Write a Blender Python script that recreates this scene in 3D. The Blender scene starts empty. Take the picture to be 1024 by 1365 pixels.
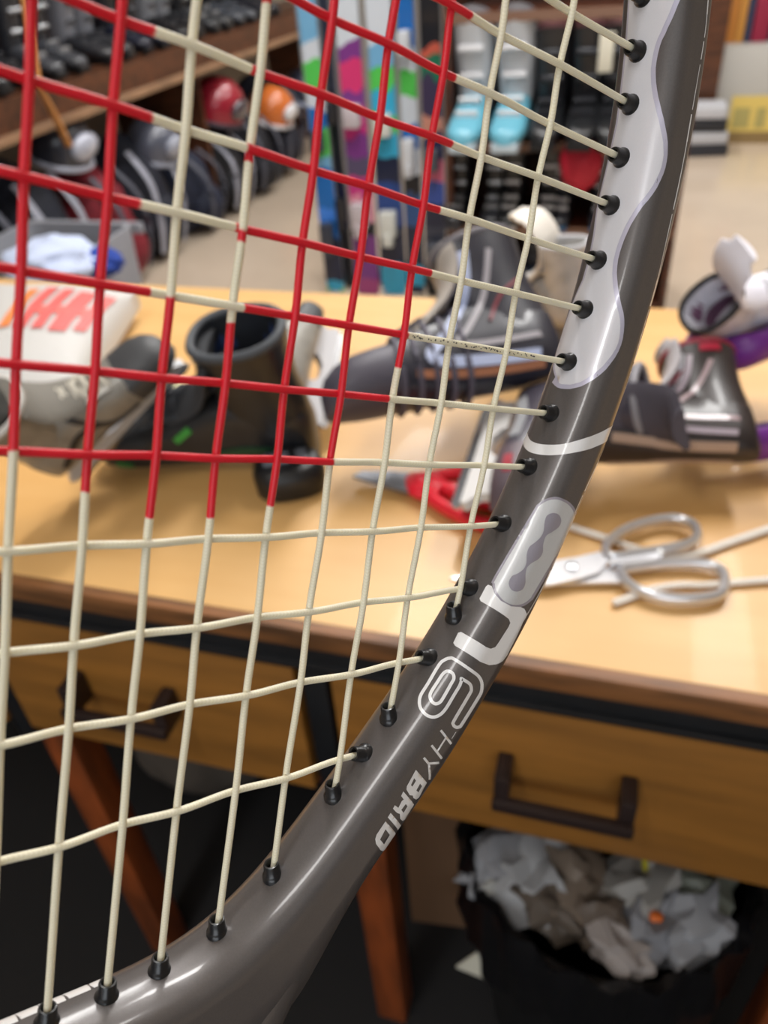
import bpy, bmesh, math, random, json
import numpy as np
from mathutils import Vector, Matrix, Euler
from mathutils.geometry import delaunay_2d_cdt
random.seed(7); rng = np.random.default_rng(7)
scene = bpy.context.scene
COL = scene.collection

# ---------------------------------------------------------------- camera
F = 1043.47; W_PX, H_PX = 1024, 1365
EYE = np.array([0.0, 0.0, 1.40])
RC = np.array([[0.95988768, 0.11416638, -0.2560892],
               [0.27275865, -0.59178408, 0.7585475],
               [-0.06494889, -0.79797095, -0.59918612]])   # columns: right, down, forward
cam = bpy.data.cameras.new('camera'); cam_ob = bpy.data.objects.new('camera', cam); COL.objects.link(cam_ob)
cam.sensor_fit = 'VERTICAL'; cam.sensor_height = 36; cam.sensor_width = 36 * W_PX / H_PX
cam.lens = F * 36 / H_PX; cam.clip_start = 0.01; cam.clip_end = 60
cam.dof.use_dof = True; cam.dof.focus_distance = 0.165; cam.dof.aperture_fstop = 15.5
m = Matrix.Identity(4)
for r in range(3):
    m[r][0] = RC[r, 0]; m[r][1] = -RC[r, 1]; m[r][2] = -RC[r, 2]; m[r][3] = EYE[r]
cam_ob.matrix_world = m
scene.camera = cam_ob

# ---------------------------------------------------------------- light and exposure
scene.view_settings.view_transform = 'Standard'; scene.view_settings.look = 'None'
scene.view_settings.gamma = 1; scene.view_settings.use_curve_mapping = False
scene.view_settings.exposure = 0.0
world = bpy.data.worlds.new('world'); scene.world = world; world.use_nodes = True
world.node_tree.nodes['Background'].inputs[0].default_value = (0.80, 0.86, 1.0, 1)
world.node_tree.nodes['Background'].inputs[1].default_value = 0.3
def area(name, loc, sx, sy, power, col=(1, .985, .965), rot=(0, 0, 0)):
    l = bpy.data.lights.new(name, 'AREA'); l.shape = 'RECTANGLE'; l.size = sx; l.size_y = sy; l.energy = power; l.color = col
    o = bpy.data.objects.new(name, l); o.location = loc; o.rotation_euler = rot; COL.objects.link(o); return o
for _x, _y, _p in ((-.55, 1.9, 40), (.75, 2.2, 40), (-.7, -1.0, 20), (-1.0, 3.6, 36), (1.0, 4.6, 48), (-1.0, 5.8, 44)):
    area('ceiling_tube_light', (_x, _y, 3.2), .25, 1.4, _p * 1.15)

area('front_fill_light', (.6, -3.6, 2.0), 3.2, 1.6, 50, (.86, .93, 1), (math.radians(78), 0, 0))  # added fill behind the camera, brightens strings and frame from the front

# ---------------------------------------------------------------- helpers
def lin(c):
    c = [x / 255 for x in c]
    return tuple(x / 12.92 if x <= .04045 else ((x + .055) / 1.055) ** 2.4 for x in c) + (1,)
def ray(px):
    return RC @ np.array([(px[0] - W_PX / 2) / F, (px[1] - H_PX / 2) / F, 1.0])
def at(px, x=None, y=None, z=None):
    """where a sight line of the photograph meets a known upright or level plane of the room"""
    d = ray(px)
    i, v = (0, x) if x is not None else (1, y) if y is not None else (2, z)
    return Vector(EYE + d * ((v - EYE[i]) / d[i]))
MATS = {}
def mat(name, col, rough=.5, metal=0, coat=0, noise=0, nscale=20, stretch=(1, 1, 1), col2=None, bump=0, bscale=None, spec=.5, alpha=None, trans=0):
    if name in MATS: return MATS[name]
    M = bpy.data.materials.new(name); M.use_nodes = True; nt = M.node_tree; b = nt.nodes['Principled BSDF']
    b.inputs['Base Color'].default_value = lin(col); b.inputs['Roughness'].default_value = rough
    b.inputs['Metallic'].default_value = metal; b.inputs['Coat Weight'].default_value = coat
    b.inputs['Coat Roughness'].default_value = .06; b.inputs['Specular IOR Level'].default_value = spec
    b.inputs['Transmission Weight'].default_value = trans
    if noise or bump:
        tc = nt.nodes.new('ShaderNodeTexCoord'); mp = nt.nodes.new('ShaderNodeMapping'); mp.inputs['Scale'].default_value = stretch
        nt.links.new(tc.outputs['Object'], mp.inputs[0])
        n = nt.nodes.new('ShaderNodeTexNoise'); n.inputs['Scale'].default_value = nscale; n.inputs['Detail'].default_value = 5
        nt.links.new(mp.outputs[0], n.inputs['Vector'])
        if noise:
            mx = nt.nodes.new('ShaderNodeMix'); mx.data_type = 'RGBA'
            c2 = col2 or [max(0, x * (1 - noise)) for x in col]
            mx.inputs[6].default_value = lin(col); mx.inputs[7].default_value = lin(c2)
            rp = nt.nodes.new('ShaderNodeValToRGB'); rp.color_ramp.elements[0].position = .38; rp.color_ramp.elements[1].position = .66
            nt.links.new(n.outputs['Fac'], rp.inputs[0]); nt.links.new(rp.outputs[0], mx.inputs[0]); nt.links.new(mx.outputs[2], b.inputs['Base Color'])
        if bump:
            n2 = n
            if bscale:
                n2 = nt.nodes.new('ShaderNodeTexNoise'); n2.inputs['Scale'].default_value = bscale; nt.links.new(mp.outputs[0], n2.inputs['Vector'])
            bp = nt.nodes.new('ShaderNodeBump'); bp.inputs['Strength'].default_value = bump; bp.inputs['Distance'].default_value = .002
            nt.links.new(n2.outputs['Fac'], bp.inputs['Height']); nt.links.new(bp.outputs[0], b.inputs['Normal'])
    MATS[name] = M; return M
def bands(name, cols, axis=2, lo=0., hi=1., rough=.3, distort=.2, coat=.3):
    """printed topsheet: colour bands along one object axis with a ragged edge"""
    M = bpy.data.materials.new(name); M.use_nodes = True; nt = M.node_tree; b = nt.nodes['Principled BSDF']
    b.inputs['Roughness'].default_value = rough; b.inputs['Coat Weight'].default_value = coat
    tc = nt.nodes.new('ShaderNodeTexCoord'); sp = nt.nodes.new('ShaderNodeSeparateXYZ'); nt.links.new(tc.outputs['Object'], sp.inputs[0])
    n = nt.nodes.new('ShaderNodeTexNoise'); n.inputs['Scale'].default_value = 7; nt.links.new(tc.outputs['Object'], n.inputs['Vector'])
    mr = nt.nodes.new('ShaderNodeMapRange'); mr.inputs[1].default_value = lo; mr.inputs[2].default_value = hi
    nt.links.new(sp.outputs[axis], mr.inputs[0])
    ma = nt.nodes.new('ShaderNodeMath'); ma.operation = 'MULTIPLY_ADD'; ma.inputs[1].default_value = distort; nt.links.new(n.outputs['Fac'], ma.inputs[0]); nt.links.new(mr.outputs[0], ma.inputs[2])
    rp = nt.nodes.new('ShaderNodeValToRGB'); cr = rp.color_ramp; cr.interpolation = 'CONSTANT'
    k = len(cols)
    for i, (p, c) in enumerate(cols):
        e = cr.elements[i] if i < 2 else cr.elements.new(p)
        e.position = p; e.color = lin(c)
    nt.links.new(ma.outputs[0], rp.inputs[0]); nt.links.new(rp.outputs[0], b.inputs['Base Color'])
    return M
def catmull(P, n=6, closed=False):
    P = [Vector(p) for p in P]; out = []; k = len(P)
    for i in range(k if closed else k - 1):
        if closed: a, b, c, d = P[i - 1], P[i], P[(i + 1) % k], P[(i + 2) % k]
        else: a, b, c, d = P[max(i - 1, 0)], P[i], P[i + 1], P[min(i + 2, k - 1)]
        for j in range(n):
            t = j / n
            out.append(.5 * ((2 * b) + (c - a) * t + (2 * a - 5 * b + 4 * c - d) * t * t + (3 * b - a - 3 * c + d) * t ** 3))
    if not closed: out.append(P[-1])
    return out
class Geo:
    def __init__(s): s.v = []; s.f = []
    def add(s, v, f, M=None):
        o = len(s.v); s.v += [tuple(M @ Vector(p)) if M else tuple(p) for p in v]; s.f += [tuple(i + o for i in q) for q in f]; return s
    def box(s, size, loc=(0, 0, 0), rot=(0, 0, 0), bev=.0, M=None, seg=2):
        bm = bmesh.new(); bmesh.ops.create_cube(bm, size=1)
        for v in bm.verts: v.co = Vector((v.co.x * size[0], v.co.y * size[1], v.co.z * size[2]))
        if bev: bmesh.ops.bevel(bm, geom=bm.edges[:], offset=bev, segments=seg, affect='EDGES', profile=.6)
        T = Matrix.Translation(loc) @ Euler(rot).to_matrix().to_4x4()
        if M: T = M @ T
        bm.verts.index_update()
        s.add([v.co.copy() for v in bm.verts], [[v.index for v in f.verts] for f in bm.faces], T); bm.free(); return s
    def tube(s, path, rad, seg=8, closed=False, flat=1.0, cap=True, up=(0, 0, 1)):
        P = [Vector(p) for p in path]; n = len(P); R = rad if isinstance(rad, (list, tuple)) else [rad] * n
        if len(R) != n: R = list(np.interp(np.linspace(0, 1, n), np.linspace(0, 1, len(R)), R))
        V = []; 
        for i in range(n):
            t = (P[(i + 1) % n] - P[i - 1]) if closed else (P[min(i + 1, n - 1)] - P[max(i - 1, 0)])
            t.normalize()
            u = Vector(up); a = t.cross(u)
            if a.length < .05: a = t.cross(Vector((0, 1, 0)))
            a.normalize(); b = a.cross(t).normalized()
            for k in range(seg):
                th = 2 * math.pi * k / seg
                V.append(P[i] + a * math.cos(th) * R[i] + b * math.sin(th) * R[i] * flat)
        Fc = []
        for i in range(n if closed else n - 1):
            j = (i + 1) % n
            for k in range(seg):
                l = (k + 1) % seg; Fc.append((i * seg + k, i * seg + l, j * seg + l, j * seg + k))
        if cap and not closed: Fc += [tuple(range(seg))[::-1], tuple((n - 1) * seg + k for k in range(seg))]
        return s.add(V, Fc)
    def loft(s, rings, cap=True, M=None):
        k = len(rings[0]); V = [p for r in rings for p in r]; Fc = []
        for i in range(len(rings) - 1):
            for a in range(k):
                b = (a + 1) % k; Fc.append((i * k + a, i * k + b, (i + 1) * k + b, (i + 1) * k + a))
        if cap: Fc += [tuple(range(k))[::-1], tuple((len(rings) - 1) * k + a for a in range(k))]
        return s.add(V, Fc, M)
    def lathe(s, prof, seg=32, M=None, cap=False):
        return s.loft([[(r * math.cos(2 * math.pi * k / seg), r * math.sin(2 * math.pi * k / seg), z) for k in range(seg)] for r, z in prof], cap, M)
    def prism(s, poly, h, M=None):
        n = len(poly); V = [(x, y, -h / 2) for x, y in poly] + [(x, y, h / 2) for x, y in poly]
        return s.add(V, [tuple(range(n))[::-1], tuple(range(n, 2 * n))] + [(i, (i + 1) % n, n + (i + 1) % n, n + i) for i in range(n)], M)
    def blob(s, size, loc=(0, 0, 0), rot=(0, 0, 0), rough=.0, sub=3, seed=0, fold=6, M=None, flatten=None):
        bm = bmesh.new(); bmesh.ops.create_icosphere(bm, subdivisions=sub, radius=1)
        r = np.random.default_rng(seed); ph = r.uniform(0, 6.28, (5, 3)); fr = r.uniform(.6, 1.6, (5, 3)) * fold
        for v in bm.verts:
            c = v.co; d = 0
            for q in range(5): d += math.sin(c.x * fr[q][0] + ph[q][0] + 1.7 * math.sin(c.y * fr[q][1] + ph[q][1])) * math.cos(c.z * fr[q][2] + ph[q][2]) / (q + 1.3)
            k = 1 + rough * d
            v.co = Vector((c.x * k * size[0], c.y * k * size[1], c.z * k * size[2]))
            if flatten is not None and v.co.z < flatten: v.co.z = flatten
        T = Matrix.Translation(loc) @ Euler(rot).to_matrix().to_4x4()
        if M: T = M @ T
        bm.verts.index_update(); s.add([v.co.copy() for v in bm.verts], [[v.index for v in f.verts] for f in bm.faces], T); bm.free(); return s
    def build(s, name, m, parent=None, smooth=50, label=None):
        me = bpy.data.meshes.new(name); me.from_pydata([tuple(v) for v in s.v], [], s.f)
        bm = bmesh.new(); bm.from_mesh(me); bmesh.ops.recalc_face_normals(bm, faces=bm.faces[:]); bm.to_mesh(me); bm.free()
        if smooth:
            me.shade_smooth(); me.set_sharp_from_angle(angle=math.radians(smooth))
        o = bpy.data.objects.new(name, me); COL.objects.link(o)
        if isinstance(m, (list, tuple)):
            for q in m: me.materials.append(q)
        else: me.materials.append(m)
        if parent: o.parent = parent
        if label: o['label'] = label
        return o
def ring(cx, cy, z, rx, ry, n=20, p=2.0, tilt=0):
    o = []
    for k in range(n):
        t = 2 * math.pi * k / n; c, s_ = math.cos(t), math.sin(t)
        x = math.copysign(abs(c) ** (2 / p), c) * rx; y = math.copysign(abs(s_) ** (2 / p), s_) * ry
        o.append((cx + x, cy + y, z + tilt * x))
    return o
def xring(x, cy, zc, ry, rz, n=20, p=2.0):
    return [(x, cy + math.copysign(abs(math.cos(2 * math.pi * k / n)) ** (2 / p), math.cos(2 * math.pi * k / n)) * ry,
             zc + math.copysign(abs(math.sin(2 * math.pi * k / n)) ** (2 / p), math.sin(2 * math.pi * k / n)) * rz) for k in range(n)]
def thing(name, label, cat, loc=(0, 0, 0), rot=(0, 0, 0), group=None, scale=1):
    o = bpy.data.objects.new(name, None); COL.objects.link(o); o.empty_display_size = .05
    o.location = loc; o.rotation_euler = rot; o.scale = (scale,) * 3
    return tag(o, label, cat, group)
def tag(o, label, cat, group=None):
    o['label'] = label; o['category'] = cat
    if group: o['group'] = group
    return o
def struct(o, kind='structure'): o['kind'] = kind; return o
def frame_of(x, z, loc):
    """matrix whose local X and Z axes point along the given world directions"""
    x = Vector(x).normalized(); z = Vector(z); z = (z - x * z.dot(x)).normalized(); y = z.cross(x)
    M = Matrix.Identity(4)
    for r in range(3): M[r][0] = x[r]; M[r][1] = y[r]; M[r][2] = z[r]; M[r][3] = loc[r]
    return M
m_black = mat('black_painted_steel', (24, 26, 30), .42, noise=.2, nscale=30)
m_blackp = mat('black_plastic', (22, 22, 24), .35)
# the room is laid out on a plan drawn for an eye height of 1.12 m and enlarged to the true 1.40 m at the end of this part
EYE[2] = 1.12
_before = set(bpy.data.objects)
# ---------------------------------------------------------------- the room
m_floor = mat('floor_vinyl', (206, 188, 168), .22, noise=.06, nscale=1.5, coat=.15)
m_wall = mat('wall_paint', (176, 166, 152), .7, noise=.05, nscale=3)
m_brown = mat('dark_stained_wood', (96, 56, 34), .45, noise=.35, nscale=6, stretch=(1, 6, 6))
m_shelfwood = mat('pale_shelf_edge', (150, 116, 88), .5, noise=.2, nscale=6)
struct(Geo().box((8, 10, .05), (0.2, 1.6, -.025)).build('floor', m_floor))
struct(Geo().box((8, 10, .05), (0.2, 1.6, 2.725)).build('ceiling', mat('ceiling_tile', (225, 222, 215), .8)))
struct(Geo().box((8, .05, 2.7), (0.2, 5.9, 1.35)).build('wall_back', m_wall))
struct(Geo().box((.05, 10, 2.7), (-2.45, 1.6, 1.35)).build('wall_left', m_wall))
struct(Geo().box((.05, 10, 2.7), (3.6, 1.6, 1.35)).build('wall_right', m_wall))
struct(Geo().box((8, .05, 2.7), (0.2, -3.3, 1.35)).build('wall_front', m_wall))

# ---------------------------------------------------------------- shelving on the left wall
XS = -1.84
sh = thing('wall_shelf', 'dark brown wooden display shelf along the left wall', 'shelf', (-2.1, 3.5, 0))
def kid(g, n, m, root, **k):
    o = g.build(n, m, root, **k); inv = root.matrix_basis.inverted()
    o.data.transform(inv); return o
kid(Geo().box((.5, 3.8, .02), (-2.16, 3.55, .765)), 'board', m_brown, sh)
kid(Geo().box((.02, 3.8, .10), (XS - .03, 3.55, .72)), 'fascia', m_brown, sh)
kid(Geo().box((.045, 3.8, .022), (XS - .005, 3.55, .668), bev=.003), 'edge_strip', m_shelfwood, sh)
kid(Geo().box((.02, 3.8, .55), (-2.40, 3.55, 1.05)), 'back_panel', m_brown, sh)
kid(Geo().box((.35, 3.8, .02), (-2.2, 3.55, 1.20)), 'board', m_brown, sh)
for y in (1.7, 3.57, 5.4): kid(Geo().box((.45, .02, .75), (-2.14, y, .375)), 'bracket', m_brown, sh)

# ---------------------------------------------------------------- ski boots
m_grey = mat('grey_buckle', (170, 172, 176), .35, metal=.6)
def ski_boot(root, shell, cuff, sole, buckle, liner=None, s=1.0):
    """toe along +X, sole on z = 0"""
    Ms = mat('shell_%d_%d_%d' % shell, shell, .35, coat=.2); Mc = mat('shell_%d_%d_%d' % cuff, cuff, .35, coat=.2)
    Mo = mat('shell_%d_%d_%d' % sole, sole, .45); Ml = mat('shell_%d_%d_%d' % (liner or (40, 40, 44)), liner or (40, 40, 44), .7)
    g = Geo(); R = []
    for x, w, zt in ((-.045, .02, .05), (-.04, .034, .085), (0, .042, .12), (.05, .044, .125), (.10, .046, .11), (.15, .050, .085), (.20, .050, .068), (.235, .040, .058), (.25, .02, .045)):
        R.append(xring(x * s, 0, (.02 + zt) / 2 * s, w * s, (zt - .02) / 2 * s, 18, 2.8))
    g.loft(R); g.build('lower_shell', Ms, root)
    g = Geo(); R = []
    for z, cx, rx, ry in ((.075, .012, .062, .045), (.12, .014, .064, .05), (.18, .026, .064, .053), (.24, .042, .066, .056), (.28, .052, .068, .058), (.285, .053, .056, .047), (.2, .035, .045, .038)):
        R.append(ring(cx * s, 0, z * s, rx * s, ry * s, 18, 2.4, tilt=.25))
    g.loft(R); g.build('cuff', Mc, root)
    g = Geo(); R = [ring(.045 * s, 0, .23 * s, .052 * s, .044 * s, 16, tilt=.25), ring(.056 * s, 0, .31 * s, .06 * s, .05 * s, 16, tilt=.45), ring(.056 * s, 0, .312 * s, .045 * s, .036 * s, 16, tilt=.45), ring(.045 * s, 0, .22 * s, .035 * s, .03 * s, 16, tilt=.3)]
    g.loft(R); g.build('liner', Ml, root)
    Geo().box((.075 * s, .07 * s, .024 * s), (-.012 * s, 0, .012 * s), bev=.004 * s).build('heel_sole', Mo, root); Geo().box((.12 * s, .072 * s, .024 * s), (.19 * s, 0, .012 * s), bev=.004 * s).build('sole', Mo, root)
    for x, z, w, a in ((.165, .082, .034, .25), (.115, .108, .034, .5), (.082, .165, .036, 1.2), (.102, .235, .038, 1.25)):
        Geo().box((.014 * s, 2 * w * s * .92, .02 * s), (x * s, 0, z * s), (0, a, 0), bev=.003 * s).build('buckle', buckle, root)
def boot_pair(loc, heading, cols, lab, grp, s=1.0, gap=.062):
    out = []
    for i, sd in enumerate((-1, 1)):
        c, s_ = math.cos(heading), math.sin(heading)
        t = thing('ski_boot', lab[i], 'ski boot', (loc[0] - s_ * gap * sd, loc[1] + c * gap * sd, loc[2]), (0, 0, heading), grp)
        ski_boot(t, *cols, s=s); out.append(t)
    return out
mb = m_grey; mb0 = mat('black_buckle', (44, 45, 50), .35, metal=.3); mdk = mat('dark_buckle', (70, 72, 78), .35, metal=.5); mwb = mat('white_buckle', (215, 215, 218), .4)
names = ['black', 'dark grey', 'charcoal', 'navy', 'black and silver', 'graphite', 'slate', 'midnight']
pal = [((28, 29, 33), (34, 35, 40)), ((60, 62, 68), (40, 42, 48)), ((44, 45, 50), (110, 112, 120)), ((30, 34, 50), (26, 28, 36)), ((24, 24, 28), (120, 122, 128)), ((50, 52, 56), (32, 33, 36)), ((70, 74, 82), (30, 31, 36)), ((26, 28, 38), (44, 46, 60))]
seq = ['first', 'second', 'third', 'fourth', 'fifth', 'sixth', 'seventh', 'eighth', 'ninth', 'tenth', 'eleventh', 'twelfth']
for i in range(8):
    y = 2.36 + i * .30; a, b = pal[i]
    boot_pair((-2.09, y, .775), random.uniform(-.12, .12), (a, b, (20, 20, 22), (mdk, mb, mdk, mdk)[i % 4]),
              ['%s ski boot, nearer one of the %s pair from the near shelf end' % (names[i], seq[i]), '%s ski boot, farther one of the %s pair from the near shelf end' % (names[i], seq[i])], 'ski boots on the left wall shelf', s=.84)

# ---------------------------------------------------------------- bags and helmets under the shelf
def backpack(loc, rz, col, lab, s=(.17, .13, .24), strap=(60, 62, 70), red=None):
    t = thing('backpack', lab, 'bag', loc, (0, 0, rz), 'bags heaped under the wall shelf')
    mc = mat('nylon_%d_%d_%d' % col, col, .75, bump=.5, nscale=40, noise=.25)
    Geo().blob((s[0], s[1], s[2]), (0, 0, s[2] * .93), rough=.06, sub=3, seed=int(loc[1] * 100), flatten=-s[2] * .93).build('body', mc, t)
    Geo().blob((s[0] * .45, s[1] * .75, s[2] * .5), (s[0] * .72, 0, s[2] * .62), rough=.05, sub=3, seed=3 + int(loc[1] * 10)).build('pocket', mc, t)
    ms = mat('strap_%d_%d_%d' % strap, strap, .6)
    for sy in (-1, 1):
        p = [(s[0] * .6, sy * s[1] * .55, s[2] * 1.75), (s[0] * 1.05, sy * s[1] * .6, s[2] * 1.3), (s[0] * 1.1, sy * s[1] * .6, s[2] * .7), (s[0] * .95, sy * s[1] * .55, s[2] * .2)]
        Geo().tube(catmull(p, 5), .016, 6, flat=.35).build('strap', ms, t)
    return t
bags = [(2.02, (26, 27, 34), 'black rucksack nearest the bench under the wall shelf', .30), (2.38, (30, 34, 48), 'dark navy rucksack, second under the wall shelf', .29), (2.72, (130, 22, 40), 'crimson rucksack among the dark bags', .25),
        (3.06, (24, 28, 44), 'navy rucksack standing behind the crimson one', .26), (3.40, (26, 34, 58), 'blue black rucksack under the red hoop helmet', .20), (3.74, (32, 32, 38), 'charcoal rucksack beneath the orange and white helmet', .20),
        (4.08, (22, 24, 34), 'dark rucksack with lime clips near the skis', .21), (4.44, (28, 30, 46), 'farthest navy rucksack under the wall shelf', .27)]
for y, c, l, h in bags:
    backpack((-2.06 + random.uniform(-.02, .03), y, 0), random.uniform(-.15, .15), c, l, (.19, .150, h), (150, 152, 165) if y in (2.38, 3.06, 3.74) else (70, 72, 84))
def helmet(loc, rz, col, vis, lab, s=.13):
    t = thing('helmet', lab, 'helmet', loc, (0, .35, rz), 'helmets lying on the bags')
    mc = mat('helmet_%d_%d_%d' % col, col, .3, coat=.4)
    Geo().lathe([(s * .98, -.05), (s, 0), (s * .95, s * .35), (s * .78, s * .65), (s * .45, s * .88), (.005, s * .95)], 24).build('dome', mc, t)
    Geo().tube([(math.cos(a) * s * .98, math.sin(a) * s * .98, -.05) for a in np.linspace(0, 2 * math.pi, 24, endpoint=False)], s * .09, 8, closed=True).build('rim', mat('helmet_rim_%d_%d_%d' % vis, vis, .5), t)
    Geo().blob((.03, s * .7, .05), (s * .88, 0, .02), sub=2).build('goggle', mat('goggle_%d_%d_%d' % vis, vis, .1, coat=1), t)
    return t
for (px, xx, col, vis, lab, s) in (((290, 140), -1.93, (150, 30, 48), (60, 50, 62), 'dark red helmet below the wall shelf edge', .13), ((362, 145), -1.93, (205, 110, 48), (215, 215, 220), 'orange and white helmet near the far end of the bags', .125),
      ((205, 190), -1.95, (86, 90, 104), (150, 155, 170), 'grey helmet with pale goggles on the crimson bag', .11), ((405, 120), -1.95, (52, 56, 70), (150, 160, 185), 'slate helmet beside the coloured skis', .12), ((80, 190), -1.95, (48, 50, 60), (180, 184, 200), 'charcoal helmet with white rim left of the crimson bag', .11)):
    helmet(at(px, x=xx), 0, col, vis, lab, s)
# tan lanyard / wooden hockey stick leaning against the shelf front
st = thing('hockey_stick', 'old tan wooden hockey stick leaning against the wall shelf', 'hockey stick', at((52, 130), x=-1.72))
a, b, c = at((22, -60), x=-1.74), at((52, 115), x=-1.72), at((92, 195), x=-1.70)
g = Geo().tube(catmull([a, b], 4), .011, 6); o = kid(g, 'shaft', mat('tan_wood', (190, 128, 70), .5), st)
g = Geo().tube(catmull([b, (b + c) / 2 + Vector((.0, .0, .01)), c], 4), [.012, .02, .02], 6, flat=.5); kid(g, 'stick_blade', mat('tan_wood', (190, 128, 70), .5), st)

# crate of laundry between bench and shelf
p = at((160, 330), y=1.75)
cr = thing('storage_crate', 'grey plastic crate behind the workbench', 'crate', (p.x - .25, 1.80, 0))
h = p.z
mcr = mat('grey_crate', (150, 152, 160), .5)
R = [ring(0, 0, z, a, b_, 28, 8) for z, a, b_ in ((0, .16, .135), (.01, .165, .14), (h, .18, .15), (h, .17, .14), (.02, .155, .13))]
Geo().loft(R).build('body', mcr, cr)
for sy in (-1, 1): Geo().box((.39, .015, .03), (0, sy * .155, h - .015), bev=.004).build('rim', mcr, cr)
p2 = at((70, 350), y=1.68)
tag(Geo().blob((.125, .12, .06), p2, rough=.16, sub=4, seed=5, fold=5).build('towel', mat('pale_blue_cloth', (196, 208, 236), .85, bump=.4, nscale=30)), 'crumpled pale blue towel on the grey crate', 'towel')
p3 = at((130, 350), y=1.72)
tag(Geo().blob((.07, .06, .035), p3, rough=.15, sub=3, seed=9).build('cloth', mat('royal_blue_cloth', (30, 62, 150), .8)), 'royal blue cloth beside the pale towel', 'cloth')

# ---------------------------------------------------------------- skis
def ski(px0, px1, Y, cols, lab, bind, h=1.62, z0=.0, lean=.0):
    """upright ski whose width fills px0..px1 of the row of skis; sole faces the wall"""
    a = at((px0, 240), y=Y); b = at((px1, 240), y=Y); w = (b.x - a.x) / 2; cx = (a.x + b.x) / 2
    t = thing('ski', lab, 'ski', (cx, Y, z0), (lean, 0, 0), 'skis standing in the rack')
    prof = [(0, .82, .0), (.03, .98, 0), (.15, .94, 0), (.5, .80, .0), (.8, .90, 0), (.92, 1.0, .0), (.96, .8, -.012), (.985, .55, -.03), (1, .15, -.05)]
    R = []
    for f_, k, dy in prof: R.append([(-w * k, -.006 + dy, h * f_), (w * k, -.006 + dy, h * f_), (w * k, .006 + dy, h * f_), (-w * k, .006 + dy, h * f_)])
    Geo().loft(R).build('board', bands('ski_' + lab[:14], cols, 2, 0, 1.0), t)
    for sx in (-1, 1): Geo().box((.004, .013, h * .9), (sx * w * .93, .001, h * .48)).build('edge', mb, t)
    zb, bc = bind; mB = mat('bind_%d_%d_%d' % bc, bc, .4)
    Geo().box((w * 1.2, .05, .09), (0, -.035, zb), bev=.01).box((w * .8, .03, .05), (0, -.05, zb - .05), bev=.008).build('heel_piece', mB, t)
    Geo().box((w * 1.2, .045, .07), (0, -.032, zb + .32), bev=.01).build('toe_piece', mB, t)
    return t
BL, WH, GR, CY, NV, MG, PU, LB, BK = (30, 110, 190), (214, 222, 232), (90, 205, 90), (60, 175, 215), (30, 38, 66), (200, 50, 130), (128, 60, 140), (120, 180, 220), (30, 32, 40)
ski(420, 446, 2.76, [(0, GR), (.10, CY), (.13, NV), (.28, BL), (.36, (70, 140, 240)), (.42, BL), (.55, LB), (.60, GR), (.67, BL), (.74, WH), (.80, GR), (.88, WH), (.94, LB)], 'slim blue and green ski at the left end of the rack', (.22, (60, 64, 76)))
ski(447, 461, 2.80, [(0, BK), (.3, NV), (.5, BK), (.8, (50, 54, 70))], 'thin dark navy ski behind the purple one', (.3, BK))
ski(463, 497, 2.74, [(0, (205, 150, 190)), (.08, (170, 70, 130)), (.16, PU), (.30, BK), (.36, (230, 150, 170)), (.46, MG), (.52, (90, 80, 110)), (.60, PU), (.66, MG), (.76, PU), (.80, (220, 60, 120)), (.88, PU), (.93, WH)], 'purple and magenta ski with a white tip band', (.30, (200, 190, 196)))
ski(500, 536, 2.75, [(0, LB), (.1, CY), (.22, NV), (.34, (34, 70, 140)), (.50, NV), (.60, CY), (.66, GR), (.72, CY), (.80, GR), (.85, LB), (.93, WH)], 'turquoise and green ski right of the magenta one', (.27, (216, 218, 212)))
ski(538, 562, 2.77, [(0, NV), (.12, CY), (.2, NV), (.34, (50, 90, 150)), (.46, BK), (.52, WH), (.62, BL), (.68, WH), (.77, GR), (.83, WH), (.90, BL)], 'blue and white ski with a green panel', (.50, (210, 214, 220)))
ski(564, 594, 2.76, [(0, BK), (.2, (60, 66, 84)), (.34, NV), (.44, (60, 90, 180)), (.50, (220, 110, 140)), (.58, (50, 52, 90)), (.66, (215, 150, 130)), (.71, (70, 60, 90)), (.82, (40, 120, 90)), (.88, (210, 100, 80)), (.91, BK)], 'dark ski with salmon and green flashes beside the wood cabinet', (.16, (90, 94, 104)))
rk = thing('ski_rack', 'black rack bar holding the coloured skis upright', 'rack', (-.9, 2.9, 0))
Geo().box((.46, .05, .05), (.03, .02, 1.28), bev=.005).build('bar', m_black, rk); Geo().box((.46, .14, .04), (.03, .02, .02), bev=.005).build('base', m_black, rk)
for x in (-.14, .2): Geo().box((.04, .04, 1.3), (x, .05, .65), bev=.004).build('upright', m_black, rk)

# ---------------------------------------------------------------- boot cabinet
YC = 2.62
cab = thing('boot_cabinet', 'reddish brown wooden cabinet shelving boots behind the racket', 'cabinet', (-.22, 2.85, 0))
m_cab = mat('mahogany_laminate', (92, 50, 32), .4, noise=.3, nscale=5, stretch=(1, 1, 5))
x0, x1 = at((598, 200), y=YC).x, .14
for z in (.06, .30, .555, .90, 1.32): kid(Geo().box((x1 - x0, .36, .02), ((x0 + x1) / 2, YC + .18, z - .01), bev=.002), 'shelf', m_cab, cab)
for z in (.30, .555, .90): kid(Geo().box((x1 - x0, .008, .026), ((x0 + x1) / 2, YC - .004, z - .012)), 'shelf_edge', mat('cabinet_edge', (128, 96, 78), .4), cab)
for x in (x0, x1): kid(Geo().box((.02, .36, 1.5), (x, YC + .18, .75), bev=.002), 'side', m_cab, cab)
kid(Geo().box((x1 - x0, .012, 1.5), ((x0 + x1) / 2, YC + .36, .75)), 'back', m_cab, cab)
PI = math.pi
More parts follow.
